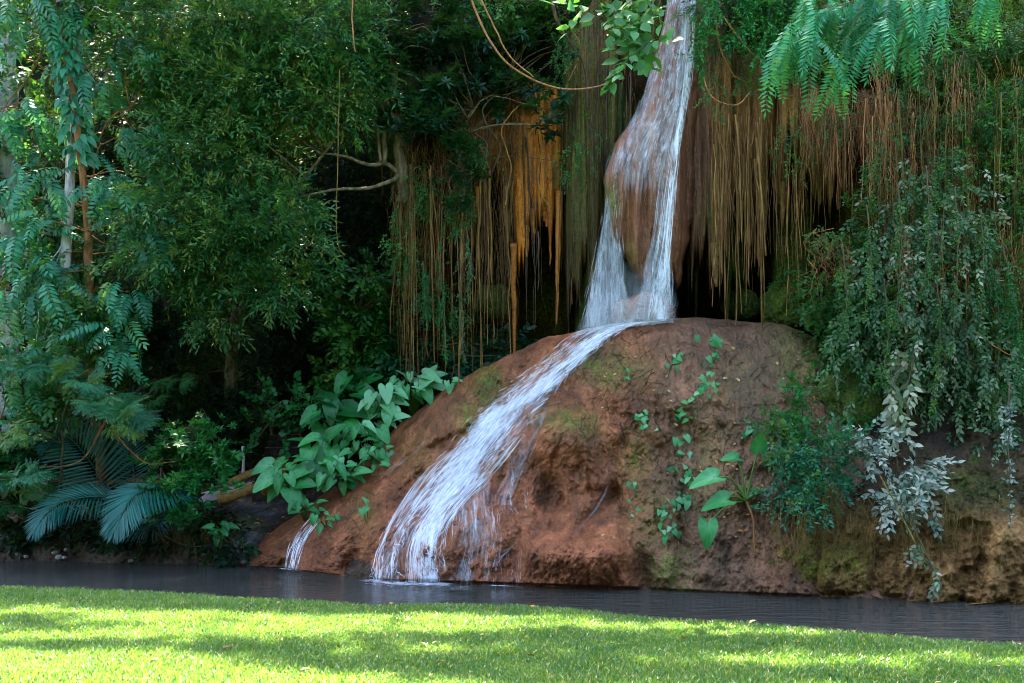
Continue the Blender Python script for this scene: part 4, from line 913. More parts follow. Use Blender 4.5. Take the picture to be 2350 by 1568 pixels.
tree('backlit_tree', 'light green small leaved tree glowing at the top edge above the roots', 'creeper', SM,
     [(1150, 10, 19.6, 110, 50, .6, 9, 18), (1300, 20, 19.7, 80, 50, .6, 7, 18), (1400, 30, 19.8, 60, 60, .6, 5, 16), (1240, 50, 20.0, 60, 50, .6, 4, 16), (1060, -30, 19.7, 90, 40, .6, 5, 16)],
     [P(1330, 250, 19.9), P(1300, 100, 19.8), P(1280, -20, 19.8), P(1270, -200, 19.9)], .05, .03, 'brown', rsub=.3, seed=7, tint=.75)
tree('bank_shrub', 'dark green shrub with yellowing leaves beside the foot of the hanging roots', 'creeper', SB,
     [(830, 800, 20.6, 60, 90, .5, 12, 16), (790, 720, 20.8, 60, 60, .5, 7, 15), (860, 700, 20.5, 40, 40, .4, 4, 12), (860, 640, 20.4, 60, 40, .5, 4, 12), (770, 850, 20.9, 50, 50, .5, 5, 14), (960, 640, 20.3, 40, 70, .3, 4, 12)],
     [P(830, 960, 21.2), P(825, 850, 20.9), P(820, 720, 20.7)], .04, .02, 'brown', cat='shrub', rsub=.28, seed=8, tint=.4)
tree('bank_shrub', 'dark understorey shrub at the foot of the cliff behind the taro leaves', 'dark', SB,
     [(940, 780, 20.6, 60, 60, .4, 6, 14), (1060, 800, 20.4, 60, 40, .4, 5, 12), (1160, 800, 20.2, 50, 25, .3, 3, 10), (890, 900, 20.9, 60, 40, .4, 5, 14), (1110, 770, 20.5, 40, 40, .3, 3, 10)],
     [P(930, 900, 21.4), P(940, 840, 21), P(1000, 800, 20.7)], .03, .015, 'brown', cat='shrub', rsub=.25, seed=9, tint=.6)
tree('rosette_shrub', 'bright green shrub with glossy leaf rosettes between the palm and the log rail', 'bright', WG,
     [(450, 1010, 19.4, 85, 45, .5, 10, 9), (470, 1085, 19.2, 90, 45, .5, 11, 9), (415, 1120, 19.1, 60, 45, .4, 7, 9), (505, 1040, 19.3, 30, 40, .4, 4, 9), (385, 1165, 19.0, 45, 25, .3, 3, 8), (450, 1185, 19.0, 40, 20, .3, 3, 7), (380, 1010, 19.4, 50, 40, .5, 4, 8), (350, 1080, 19.4, 30, 40, .3, 3, 8)],
     [P(450, 1230, 20.2), P(455, 1160, 19.8), P(450, 1080, 19.5), P(440, 1000, 19.4)], .04, .015, 'twig', cat='shrub', rsub=.34, flat=.5, droop=.1, front=.5, seed=10, tint=.45, tj=.2, lr=.015, rollj=.35)
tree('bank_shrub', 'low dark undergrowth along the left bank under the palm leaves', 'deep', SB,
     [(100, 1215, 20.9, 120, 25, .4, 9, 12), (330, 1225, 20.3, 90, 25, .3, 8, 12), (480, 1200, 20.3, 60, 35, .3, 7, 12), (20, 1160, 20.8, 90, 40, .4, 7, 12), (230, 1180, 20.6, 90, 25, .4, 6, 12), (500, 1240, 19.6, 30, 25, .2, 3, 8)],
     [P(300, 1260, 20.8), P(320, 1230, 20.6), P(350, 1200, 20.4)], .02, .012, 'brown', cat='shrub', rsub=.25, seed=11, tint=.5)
tree('bank_shrub', 'mixed light green foliage filling the left edge above the path', 'bright', PF,
     [(40, 1060, 20.6, 70, 60, .5, 7, 6), (130, 1100, 20.8, 70, 40, .4, 4, 5), (30, 1150, 20.8, 50, 30, .4, 4, 5), (330, 900, 20.5, 60, 60, .5, 4, 5)],
     [P(50, 1215, 21.6), P(60, 1150, 21.2), P(60, 1050, 20.7)], .03, .015, 'twig', cat='shrub', rsub=.3, seed=12, tint=.4, scale=.9)
# heart-leaved shrub over the steps
tree('climbing_shrub', 'green shrub whose flat sprays of round leaves hang over the stone steps', 'bright', variants(lambda r: T_spray(.5, 10, .13, .12, 70, .1, r, 6), 3, 14),
     [(650, 930, 20.7, 70, 18, .3, 5, 6), (730, 940, 20.6, 50, 16, .3, 3, 6), (620, 985, 20.8, 40, 22, .3, 3, 5), (590, 1030, 20.9, 20, 20, .2, 2, 4)],
     [P(770, 1010, 21.2), P(740, 960, 20.9), P(650, 925, 20.8)], .02, .01, 'twig', cat='shrub', rsub=.25, flat=.2, droop=0, seed=13, tint=.3, rollj=.2)

# ------------------------------------------------------------------ overhanging branches at the top
def bough(name, label, mat, temps, stems, per, scale, seed, tint=.5, droop=.5, cat='branch', rollj=.3, sidek=.8, bark='twig', up=None, r=.012, tj=.14, group=None):
    rg = np.random.default_rng(seed); st0 = spline(stems[0], 30)
    root = thing(name, st0[0], label, cat, group); g = Geo(); c = Geo()
    for s_ in stems:
        p = spline(s_, 40); tube(g, p, r, r*.35, k=5, wob=.01)
        k_ = rg.uniform(.15, 1, per)*39; i = k_.astype(int).clip(0, 38)
        d = p[i+1]-p[i]; d /= np.linalg.norm(d, axis=1)[:, None]
        sd_ = rg.normal(size=(per, 3))*sidek; dd_ = d*.6+sd_+[0, 0, -droop]
        place(c, temps, p[i], dd_, scale*rg.uniform(.75, 1.15, per), tint=tint, tj=tj, rollj=rollj, rg=rg, up=up)
    g.build('stem', M[bark], root); c.build('leaves', M[mat], root)
    return root
bough('overhanging_branch', 'branch of large pale green rounded leaves hanging in front of the top of the waterfall', 'round', RD,
      [[P(1500, -160, 14.5), P(1440, -40, 14.3), P(1370, 10, 14.2), P(1300, 25, 14.1)], [P(1500, -160, 14.5), P(1520, -20, 14.2), P(1480, 60, 14.1), P(1400, 110, 14)],
       [P(1480, -100, 14.4), P(1500, 60, 14.1), P(1470, 110, 14), P(1410, 150, 13.9)], [P(1520, -100, 14.4), P(1460, -10, 14.2), P(1400, 40, 14.1)]],
      9, 1.3, 3, tint=.4, droop=.35, up=[0, -.8, 1])
fr = []
for a in [[(1980, -120), (1900, -20), (1850, 60), (1790, 150)], [(1980, -120), (1930, 20), (1880, 100), (1850, 190)], [(2050, -100), (2010, 20), (1960, 110), (1930, 200)], [(2080, -120), (2060, 0), (2030, 90), (1990, 170)],
          [(2150, -120), (2140, -20), (2100, 60), (2060, 140)], [(2180, -140), (2180, -40), (2170, 20), (2150, 60)], [(2250, -140), (2270, -40), (2280, 20)], [(1980, -120), (2000, 0), (1960, 60), (1900, 80)]]:
    fr.append([P(u, v-62, 12.6-i*.12) for i, (u, v) in enumerate(a)])
bough('overhanging_branch', 'branch of long teal feathered fronds hanging into the top right', 'teal', PT, fr, 12, .74, 4, tint=.42, droop=.55, up=[0, -.7, 1], r=.012, sidek=.6)
bough('climbing_vine', 'small leaved green creeper trailing down beside the right edge of the upper waterfall', 'bright', TI,
      [[P(1680, -120, 17.6), P(1640, 0, 17.5), P(1612, 60, 17.4), P(1606, 150, 17.4)], [P(1720, -100, 17.6), P(1720, 20, 17.5), P(1690, 80, 17.5)], [P(1760, -80, 17.6), P(1770, 40, 17.5), P(1740, 120, 17.5)],
       [P(1800, -80, 17.6), P(1840, 60, 17.5), P(1830, 160, 17.4)], [P(1680, -120, 17.6), P(1700, -20, 17.6), P(1780, 20, 17.5)]],
      80, 1.35, 5, tint=.55, droop=.5, cat='vine', sidek=1.1)
tree('cliff_creeper', 'green mat of small leaves covering the cliff behind the teal fronds', 'creeper', TI,
     [(1700, 0, 18.2, 120, 60, .3, 12, 26), (1850, 50, 18.0, 110, 90, .3, 14, 26), (2000, 110, 17.6, 120, 100, .3, 15, 26), (2150, 100, 17.4, 110, 110, .3, 14, 26), (2290, 90, 17.2, 90, 120, .3, 12, 26), (1950, -30, 17.9, 300, 40, .4, 14, 26)],
     [P(1900, 330, 18.1), P(1930, 200, 18), P(1960, 50, 17.9)], .02, .01, 'twig', cat='creeper', rsub=.35, seed=14, tint=.5, every=4, lr=.012)
tree('cliff_creeper', 'dense creeper with tiny green leaves down the far right edge', 'creeper', TI,
     [(2180, 260, 17.0, 90, 60, .3, 8, 24), (2290, 300, 16.9, 70, 90, .3, 10, 24), (2320, 480, 16.7, 50, 120, .3, 10, 22), (2300, 680, 16.5, 60, 100, .3, 10, 22), (2330, 850, 16.2, 40, 90, .3, 6, 20), (2120, 200, 17.2, 80, 50, .3, 6, 24), (2230, 400, 17, 40, 80, .3, 4, 18)],
     [P(2340, 1000, 16.8), P(2330, 700, 16.9), P(2300, 300, 17.1)], .02, .01, 'twig', cat='creeper', rsub=.3, seed=15, tint=.45, every=4, lr=.012)
tree('cliff_creeper', 'patchy green creeper growing over the roots and dripstone right of the waterfall', 'creeper', TI,
     [(1690, 190, 18.0, 60, 70, .2, 5, 14), (1780, 330, 17.9, 50, 60, .2, 3, 11), (1900, 300, 17.5, 60, 60, .2, 4, 12), (2040, 350, 16.9, 60, 80, .2, 6, 14), (2130, 420, 16.6, 50, 90, .2, 6, 14), (2230, 520, 16.4, 60, 90, .2, 7, 15), (2180, 330, 16.7, 60, 60, .2, 5, 14), (1850, 640, 18.6, 30, 60, .2, 3, 11), (1650, 90, 18.2, 50, 60, .2, 5, 15)],
     [P(2150, 650, 16.9), P(2140, 450, 16.9), P(2100, 250, 17)], .015, .008, 'twig', cat='creeper', rsub=.26, flat=1.4, droop=1.1, seed=51, tint=.55, every=3, lr=.01)
tree('cliff_creeper', 'mossy green creeper spread through the root curtain left of the orange dripstone', 'creeper', TI,
     [(960, 440, 19.3, 50, 60, .2, 5, 13), (1040, 480, 19.2, 50, 60, .2, 5, 12), (930, 560, 19.4, 30, 60, .2, 4, 12), (1100, 330, 19.2, 50, 50, .2, 3, 11), (1000, 700, 19.3, 50, 70, .2, 5, 12), (1330, 330, 19.1, 50, 120, .2, 4, 11), (1290, 130, 19.0, 50, 40, .2, 4, 12)],
     [P(980, 820, 19.9), P(985, 600, 19.7), P(1000, 420, 19.6)], .015, .008, 'twig', cat='creeper', rsub=.26, flat=1.4, droop=1.1, seed=52, tint=.35, every=3, lr=.01)
tree('silvery_creeper', 'great mass of silvery pale leaved creeper spilling down the right cliff', 'silver', SV,
     [(2130, 420, 16.9, 40, 60, .4, 4, 12), (2220, 450, 16.8, 40, 60, .4, 4, 12), (2050, 490, 16.9, 50, 50, .4, 4, 14), (2110, 560, 16.7, 90, 70, .5, 12, 18), (2000, 600, 16.9, 60, 60, .4, 5, 15), (2200, 600, 16.6, 80, 70, .5, 9, 16), (2080, 700, 16.5, 120, 70, .5, 15, 18), (2200, 760, 16.4, 100, 70, .5, 12, 17), (2000, 790, 16.6, 70, 50, .4, 6, 15), (2110, 830, 16.4, 90, 50, .4, 9, 16), (2270, 900, 16.2, 70, 80, .4, 8, 15), (2160, 930, 16.4, 70, 60, .4, 6, 14), (2300, 1060, 15.9, 50, 60, .3, 4, 12), (1950, 830, 16.7, 30, 30, .2, 2, 10)],
     [P(2150, 350, 17.4), P(2130, 500, 17.2), P(2120, 700, 17), P(2140, 950, 17)], .03, .012, 'twig', cat='creeper', rsub=.34, flat=2.4, droop=1.3, seed=16, tint=.30, tj=.24, scale=.70, lr=.012, front=.6, up=[0, -1, .6])
tree('cliff_creeper', 'dark green leafy undergrowth showing through the silvery creeper', 'creeper', SM,
     [(1960, 520, 17.3, 60, 60, .4, 7, 18), (1930, 640, 17.3, 60, 60, .4, 6, 16), (1990, 720, 17.1, 90, 60, .4, 9, 18), (2110, 640, 17.1, 110, 100, .4, 14, 20), (2220, 760, 16.9, 100, 110, .4, 12, 20), (2100, 860, 17, 110, 80, .4, 9, 18), (2260, 1000, 16.8, 90, 60, .4, 7, 16), (1890, 700, 17.6, 30, 30, .2, 2, 10), (1935, 790, 17.3, 35, 35, .2, 4, 12), (1895, 745, 17.8, 35, 25, .2, 4, 12), (1950, 860, 17.0, 30, 25, .2, 3, 10), (2150, 1030, 16.9, 90, 40, .3, 8, 16), (2290, 1090, 16.2, 80, 50, .3, 7, 16), (2180, 1110, 15.9, 60, 30, .3, 4, 14), (2230, 940, 16.9, 90, 60, .3, 9, 16), (2000, 980, 17, 60, 40, .3, 5, 14)],
     [P(2000, 900, 17.6), P(2010, 700, 17.5), P(2040, 500, 17.4)], .02, .01, 'twig', cat='creeper', rsub=.32, droop=.6, seed=17, tint=.4, every=3, lr=.012, front=.6)
bough('hanging_vine', 'vine with broad pinkish white leaves dangling above the pale bush', 'silver', SV, [[P(2110, 780, 16.1), P(2085, 870, 15.9), P(2065, 930, 15.8)], [P(2070, 840, 16), P(2050, 900, 15.9), P(2078, 980, 15.8)]], 15, 1.25, 6, tint=.8, droop=1.2, cat='vine', up=[0, -1, .4], rollj=.3)
bough('hanging_vine', 'vine with small cream leaves hanging down over the earth bank to near the water', 'silver', SV, [[P(2080, 1150, 14.9), P(2110, 1240, 14.5), P(2140, 1300, 14.3), P(2158, 1345, 14.2)]], 15, .75, 7, tint=.7, droop=.8, cat='vine', up=[0, -1, .4])
bough('hanging_vine', 'long green vines trailing in strands over the silvery creeper', 'creeper', SM, [[P(a, b, 16.0), P(a+8, b+130, 15.9), P(a-6, b+c, 15.8)] for a, b, c in ((1990, 470, 260), (2060, 420, 330), (2125, 380, 300), (2190, 430, 380), (2250, 480, 330), (2150, 640, 300), (2030, 640, 230), (1935, 560, 200), (2285, 640, 330))], 26, .62, 71, tint=.5, tj=.25, droop=1.3, cat='vine', up=[0, -1, .5])
bough('hanging_vine', 'thin straight vine with paired pale blue leaves near the right edge', 'bluepale', variants(lambda r: T_spray(.12, 3, .09, .045, 60, .4, r, 6), 3, 15), [[P(2316, 880, 14.6), P(2314, 1000, 14.5), P(2318, 1200, 14.4)]], 46, .8, 8, tint=.5, droop=.6, cat='vine', up=[0, -1, .4])
tree('pale_bush', 'bush with pale silvery blue leaves standing on top of the earth bank', 'bluepale', SV,
     [(2030, 1005, 15.3, 40, 25, .3, 4, 7), (2085, 1080, 15.1, 42, 35, .3, 5, 8), (2110, 1150, 14.9, 40, 28, .3, 4, 8), (1990, 1050, 15.4, 22, 16, .2, 2, 8), (2050, 1180, 14.9, 25, 12, .2, 2, 8), (2040, 1120, 15.1, 20, 15, .2, 2, 8)],
     [P(2080, 1230, 15.5), P(2075, 1150, 15.3), P(2050, 1050, 15.3)], .025, .012, 'twig', cat='bush', rsub=.16, flat=.7, droop=.4, seed=18, tint=.72, tj=.12, lr=.01, front=.8, up=[0, -.8, .9], scale=.85)
tree('bank_shrub', 'small leaved teal green shrub growing on the bank between the taro and the pale bush', 'ltree', SM,
     [(1850, 1030, 15.6, 50, 30, .3, 8, 15), (1880, 1090, 15.5, 60, 38, .3, 9, 15), (1810, 1130, 15.4, 35, 35, .3, 5, 13), (1940, 1040, 15.6, 40, 25, .3, 4, 12), (1870, 1160, 15.3, 40, 25, .3, 3, 11)],
     [P(1860, 1230, 16), P(1860, 1120, 15.8), P(1850, 1020, 15.7)], .03, .012, 'twig', cat='shrub', rsub=.24, droop=.3, seed=19, tint=.4, lr=.012, scale=.85, front=.6)
tree('bank_shrub', 'upright bright green shrub in front of the left side of the mossy boulder', 'bright', SM,
     [(1835, 900, 16.2, 30, 22, .2, 4, 10), (1825, 950, 16.1, 40, 22, .2, 5, 10), (1830, 1000, 16, 45, 22, .2, 6, 11), (1790, 990, 16, 30, 20, .2, 3, 9)],
     [P(1860, 1080, 16.2), P(1845, 980, 16.2), P(1835, 880, 16.2)], .015, .008, 'twig', cat='shrub', rsub=.16, flat=.35, droop=.1, seed=21, tint=.45, lr=.008, scale=.8)

# ------------------------------------------------------------------ big-leaved taro plants
HT = [heart(1., .82, cup=.25+.1*i, droop=.25+.1*i) for i in range(3)]
def taro(base, leaves, label, mat='taro', group=None, stemr=.011, cat='plant', name='taro_plant', tint=.45):
    """leaves: (u, v, Y, size, screen angle of the tip in degrees, tilt towards the viewer)"""
    root = thing(name, base, label, cat, group); gs = Geo()
    for (u, v, Y, s, ang, tilt) in leaves:
        c = P(u, v, Y); a = math.radians(ang)
        tip = np.array([math.cos(a), -.45, math.sin(a)]); tip /= np.linalg.norm(tip)
        up = np.array([0, -tilt, 1.]); x = np.cross(tip, up); x /= np.linalg.norm(x); z = np.cross(x, tip)
        V, T = HT[R.integers(3)]
        V = V*s*np.array([R.uniform(.9, 1.1), 1, 1]); V = V@np.stack([x, tip, z])+c
        mid = (np.array(base)+c)/2+[0, -.05, .35*s]
        tube(gs, [base, mid, c+[0, .02, 0], c], stemr, stemr*.6, k=5, n=10)
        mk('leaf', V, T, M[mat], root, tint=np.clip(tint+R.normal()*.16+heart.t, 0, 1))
    gs.build('stem', M['stalk'], root)
    return root
M['stalk'] = leafmat('green_stalk', [(.03, .09, .02), (.08, .16, .03), (.2, .17, .03)], .5, .1)
rg = np.random.default_rng(77)
def clump(u, v, Y, n, ru, rv, s, seed, base, label, tint=.45):
    r_ = np.random.default_rng(seed); lv = []
    n = int(n*1.9)
    for i in range(n):
        a = 2.4*i+.3*r_.random(); q = math.sqrt((i+.5)/n)
        lv.append((u+ru*q*math.cos(a), v+rv*q*math.sin(a), Y-r_.uniform(0, .5), s*.84*r_.uniform(.55, 1.2), -60+r_.normal()*45+(60 if math.cos(a) > .3 else -60 if math.cos(a) < -.3 else 0), r_.uniform(.3, 1.9)))
    return taro(P(*base), lv, label, tint=tint)
clump(655, 1090, 19.4, 7, 45, 40, .48, 1, (705, 1180, 20.0), 'large leaved taro plant nearest the log rail, with the brightest leaves', tint=.42)
clump(735, 1040, 19.5, 8, 45, 50, .46, 2, (760, 1120, 20.2), 'taro plant with overlapping broad leaves in the middle of the clump')
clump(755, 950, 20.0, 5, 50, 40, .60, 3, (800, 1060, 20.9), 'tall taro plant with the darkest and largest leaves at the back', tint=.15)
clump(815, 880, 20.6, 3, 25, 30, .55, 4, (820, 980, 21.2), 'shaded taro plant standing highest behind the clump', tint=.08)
clump(830, 1010, 19.6, 10, 55, 40, .33, 5, (840, 1060, 20.2), 'taro plant with crowded medium leaves above the rock flank', tint=.6)
clump(775, 1085, 19.3, 10, 55, 35, .32, 6, (790, 1130, 19.9), 'low taro plant with crowded leaves at the lower edge of the clump', tint=.5)
clump(880, 930, 19.9, 11, 45, 45, .36, 7, (900, 990, 20.4), 'pale leaved taro plant at the upper middle of the clump beside the rock', tint=.85)
clump(945, 885, 20.0, 9, 55, 28, .33, 8, (950, 960, 20.4), 'pale leaved taro plant below the hanging roots at the top of the clump', tint=.85)
clump(990, 865, 20.0, 3, 15, 20, .36, 9, (985, 930, 20.4), 'taro plant with three whitish leaves at the upper right end of the clump', tint=1.)
clump(1040, 880, 19.7, 3, 16, 12, .22, 10, (1035, 905, 19.9), 'small separate taro seedling on the edge of the mound under the roots', tint=.7)
clump(870, 1050, 19.3, 7, 40, 30, .26, 11, (870, 1080, 19.6), 'small leaved taro on the right edge of the clump against the bare rock', tint=.5)
clump(700, 1160, 19.2, 5, 40, 20, .22, 12, (700, 1200, 19.6), 'small trailing taro at the foot of the clump above the little trickle', tint=.5)
clump(745, 1190, 18.6, 4, 30, 22, .18, 13, (750, 1215, 18.9), 'tiny taro seedling rooted on the mound right of the little trickle', tint=.55)
clump(838, 1165, 18.2, 2, 14, 14, .16, 14, (845, 1215, 18.3), 'tiny two leaved taro seedling on bare rock left of the cascade', tint=.5)
clump(505, 1215, 19.3, 4, 25, 22, .26, 15, (505, 1265, 19.5), 'small dark taro plant with a yellow leaf low on the left bank', tint=.1)
taro(P(1712, 1150, 15.7), [(1640, 1095, 15.2, .44, 190, 1.), (1665, 1148, 15.2, .40, 188, 1.2), (1624, 1205, 15.2, .36, -95, .3), (1742, 1030, 15.4, .32, 92, .1), (1690, 1050, 15.6, .28, 180, .9)],
     'tall elephant ear plant with four big bright leaves leaning out from the right bank', name='elephant_ear_plant', stemr=.016, tint=.5)
g = Geo()
el = [o for o in COL.objects if o.name == 'elephant_ear_plant'][0]
for i in range(9):
    a = math.radians(20+i*17.5); e_ = P(1712, 1150, 15.6)+[.42*math.cos(a), -.15*math.sin(i), .42*math.sin(a)-.05*(i % 3)]
    tube(g, [P(1712, 1150, 15.65), (P(1712, 1150, 15.6)+e_)/2+[0, 0, .05], e_], .022, .003, k=5, n=8, tint=.5)
g.build('leaf_bases', M['stalk'], el)
g = Geo(); tube(g, [P(1712, 1150, 15.65), P(1728, 1190, 15.45), P(1730, 1235, 15.4), P(1733, 1275, 15.3)], .02, .012, k=6, n=12); g.build('stem_base', M['bark'], el)

# ------------------------------------------------------------------ creeping plants on the mound
def creep(pts, n, s, seed, label, size=.11):
    r_ = np.random.default_rng(seed); p = spline(np.array([P(u, v, float(mound_Y(u, v))-.04) for u, v in pts]), 40)
    root = thing('creeping_vine', p[-1], label, 'vine'); g = Geo(); tube(g, p, .006, .003, k=4, wob=.03); g.build('stem', M['twig'], root)
    c = Geo(); hv = [(heart(size, size*.85)[0], heart(size, size*.85)[1], np.zeros(37))]
    i = r_.integers(0, 40, n); o = r_.normal(size=(n, 3))*[s, .03, s*.8]; o[:, 1] = -np.abs(o[:, 1])-.05
    q = p[i]+o; a, b = uv_of(q); q[:, 1] = np.minimum(q[:, 1], mound_Y(a, b)-.05)
    place(c, hv, q, r_.normal(size=(n, 3))*[.6, .2, .4]+[0, -.5, -.6], r_.uniform(.6, 1.3, n), tint=.65, tj=.25, rollj=.4, rg=r_, up=[0, -1, .5]); c.build('leaves', M['taro'], root)
creep([(1632, 770), (1640, 800), (1622, 850), (1610, 910)], 24, .10, 1, 'little vine with pale heart shaped leaves near the crest of the mound')
creep([(1555, 805), (1548, 825), (1530, 850)], 7, .06, 2, 'short sprig of three heart shaped leaves high on the mound')
creep([(1470, 950), (1475, 970), (1480, 990)], 16, .08, 3, 'small green tuft of leaves on the middle of the mound', .09)
creep([(1575, 1000), (1560, 1050), (1570, 1110), (1565, 1150)], 26, .09, 4, 'vine with pale leaves trailing down the middle of the right rock face')
creep([(1535, 1160), (1540, 1200), (1528, 1230)], 18, .09, 5, 'leafy sprig low on the right rock face above the water', .10)
creep([(1475, 1060), (1455, 1130), (1445, 1190)], 10, .08, 6, 'sparse leaves scattered beside the gully of the mound', .07)
creep([(1735, 965), (1715, 990)], 6, .05, 7, 'two pale leaves on the litter covered slope right of the mound', .10)
creep([(1435, 845), (1440, 870)], 4, .02, 8, 'tiny leaf sprig on the mossy top of the mound', .07)
creep([(1630, 860), (1600, 890), (1560, 960)], 16, .1, 9, 'loose trail of heart shaped leaves across the upper right of the mound', .10)

# ------------------------------------------------------------------ palm
def palmfrond(parent, pts, ll, n, roll, tint, seed):
    r_ = np.random.default_rng(seed); p = spline(np.array(pts, float), 40); g = Geo(); tube(g, p, .016, .004, k=5)
    f = g.build('frond', M['palm'], parent); c = Geo()
    s = np.linspace(.12, .99, n); i = (s*39).astype(int).clip(0, 38); d = p[i+1]-p[i]; d /= np.linalg.norm(d, axis=1)[:, None]
    nrm = np.array(roll, float)
    x = np.cross(d, nrm); x /= np.linalg.norm(x, axis=1)[:, None]
    V0, T0 = leaf6(1, .062, .5, .06)
    lw = ll*(np.sin(np.pi*np.clip(s*.80+.17, 0, 1))**.55)
    for sd_ in (-1, 1):
        dd_ = x*sd_*(1-.72*s[:, None]**1.5)+d*(.30+.75*s[:, None]**1.2)+np.array([0, 0, -.22])+r_.normal(size=(n, 3))*.025
        place(c, [(V0, T0, np.zeros(8))], p[i], dd_, lw*r_.uniform(.93, 1.05, n), up=nrm, rollj=.08, tint=tint, tj=.10, rg=r_)
    c.build('leaflets', M['palm'], f)
pal = thing('palm', P(420, 1190, 20.2), 'low palm with dark blue green feather fronds arching over the left bank', 'palm')
palmfrond(pal, [P(440, 1120, 19.8), P(390, 1115, 19.2), P(320, 1130, 18.6), P(285, 1170, 18.2), P(262, 1222, 18.0)], .78, 84, [-.25, -.9, .55], .5, 1)
palmfrond(pal, [P(300, 1160, 19.8), P(230, 1140, 19.3), P(150, 1150, 18.9), P(105, 1180, 18.6), P(75, 1225, 18.4)], .62, 62, [-.15, -.85, .6], .45, 2)
palmfrond(pal, [P(430, 1130, 19.8), P(400, 1140, 19.5), P(400, 1165, 19.2), P(408, 1198, 19)], .5, 30, [.2, -.9, .5], .35, 3)
palmfrond(pal, [P(250, 1190, 20.4), P(240, 1120, 20), P(200, 1050, 19.6), P(150, 1000, 19.3), P(100, 1010, 19)], .85, 76, [.25, -.9, .3], .1, 4)
palmfrond(pal, [P(330, 1190, 20.8), P(310, 1100, 20.7), P(300, 1020, 20.6), P(305, 960, 20.5)], .5, 36, [.1, -1, .1], .4, 5)
palmfrond(pal, [P(380, 1190, 20.2), P(350, 1200, 19.9), P(300, 1205, 19.7), P(250, 1225, 19.6)], .5, 30, [-.1, -.9, .5], .05, 6)

# ------------------------------------------------------------------ hanging roots and lianas
def root_group(name, zones, mat, label, group, seed, cat='hanging root'):
    r_ = np.random.default_rng(seed)
    for (u0, u1, v0, v0j, v1, v1j, Y, Yj, n, rmin, rmax) in zones:
        for _ in range(n):
            cc = np.random.default_rng(int(u0)).uniform(u0, u1, max(3, int((u1-u0)/14)))
            u = cc[r_.integers(len(cc))]+r_.normal()*5 if r_.random() < .75 else r_.uniform(u0, u1); a = v0+r_.uniform(-1, 1)*v0j; b = v1+r_.uniform(-1, 1)*v1j-(v1-v0)*.55*(r_.random() < .45)*r_.random(); y = Y+r_.uniform(-1, 1)*Yj
            rr = rmin+(rmax-rmin)*r_.random()**3; m = 24; s = np.linspace(0, 1, m)
            q = P(u+r_.normal()*9*s+r_.uniform(1, 6)*noise(s*r_.uniform(2, 7), r_.random()*90), a+(b-a)*s, y+.05*noise(s*4, r_.random()*50))
            g = Geo(); tube(g, q, rr*(1-.55*s)*(1+.35*noise(s*11, r_.random()*40)), k=4, tint=np.clip(r_.normal(.5, .28), 0, 1))
            tag(g.build(name, M[mat], off=q[0]), label, cat, group).location = tuple(q[0])
root_group('hanging_root', [(905, 1010, 450, 70, 800, 70, 19.6, .3, 22, .006, .018), (1000, 1140, 440, 80, 820, 80, 19.5, .3, 26, .006, .020), (935, 965, 400, 30, 870, 20, 19.4, .1, 8, .008, .016), (925, 1160, 400, 40, 850, 60, 19.35, .1, 9, .022, .034)], 'root',
           'long tan root hanging in the thick curtain left of the orange dripstone', 'roots hanging left of the orange dripstone', 1)
root_group('hanging_root', [(1110, 1300, 420, 160, 740, 60, 19.35, .15, 20, .006, .022), (1300, 1450, 120, 120, 700, 50, 19.2, .2, 24, .006, .020)], 'rootdark',
           'dark brown root hanging between the orange dripstone and the waterfall', 'dark roots beside the upper waterfall', 2)
root_group('hanging_root', [(1635, 1700, 300, 120, 640, 80, 18.1, .2, 22, .006, .02), (1700, 1830, 330, 120, 620, 110, 18.1, .2, 30, .005, .016), (1672, 1690, 300, 60, 748, 6, 18.2, .1, 5, .014, .03), (1735, 1748, 280, 60, 770, 6, 18.0, .1, 4, .012, .02), (1800, 1960, 300, 60, 500, 90, 17.9, .2, 14, .005, .014), (1640, 1900, 260, 60, 640, 90, 18.0, .1, 8, .018, .03)], 'root',
           'long mustard root hanging in front of the dark hollow right of the waterfall', 'roots hanging right of the waterfall', 3)
root_group('hanging_root', [(1880, 1995, 235, 30, 430, 60, 17.4, .25, 34, .004, .011), (1990, 2060, 250, 30, 640, 60, 17.0, .2, 10, .006, .012)], 'rootpink',
           'pinkish brown root hanging below the teal fronds', 'pinkish roots below the teal fronds', 4)
root_group('hanging_root', [(2060, 2350, 260, 60, 620, 150, 16.7, .3, 44, .004, .013), (2150, 2260, 500, 60, 880, 60, 16.1, .2, 14, .004, .010)], 'rootgreen',
           'thin brown root hanging over the silvery creeper on the right cliff', 'roots hanging over the silvery creeper', 5)
# fine fibres: uncountable
def fibres(zones, mat, label, seed):
    r_ = np.random.default_rng(seed); g = Geo()
    for (u0, u1, v0, v0j, v1, v1j, Y, Yj, n, tang) in zones:
        for _ in range(n):
            cc = np.random.default_rng(int(u0)).uniform(u0, u1, max(3, int((u1-u0)/18)))
            u = cc[r_.integers(len(cc))]+r_.normal()*7 if r_.random() < .7 else r_.uniform(u0, u1); a = v0+r_.uniform(-1.3, 1)*v0j; b = a+(v1-v0)*r_.uniform(.25, 1.1); s = np.linspace(0, 1, 12)
            q = P(u+r_.normal()*8*s+(2+tang)*noise(s*r_.uniform(2, 6), r_.random()*90)*1.5, a+(b-a)*s+tang*noise(s*3, r_.random()*90), Y+r_.uniform(-1, 1)*Yj+.02*tang*noise(s*3, r_.random()*50)*.3)
            tube(g, q, r_.uniform(.002, .0055)*(1-.5*s), k=3, tint=np.clip(r_.normal(.5, .3), 0, 1))
    tag(g.build('root_fibres', M[mat]), label, 'roots', kind='stuff')
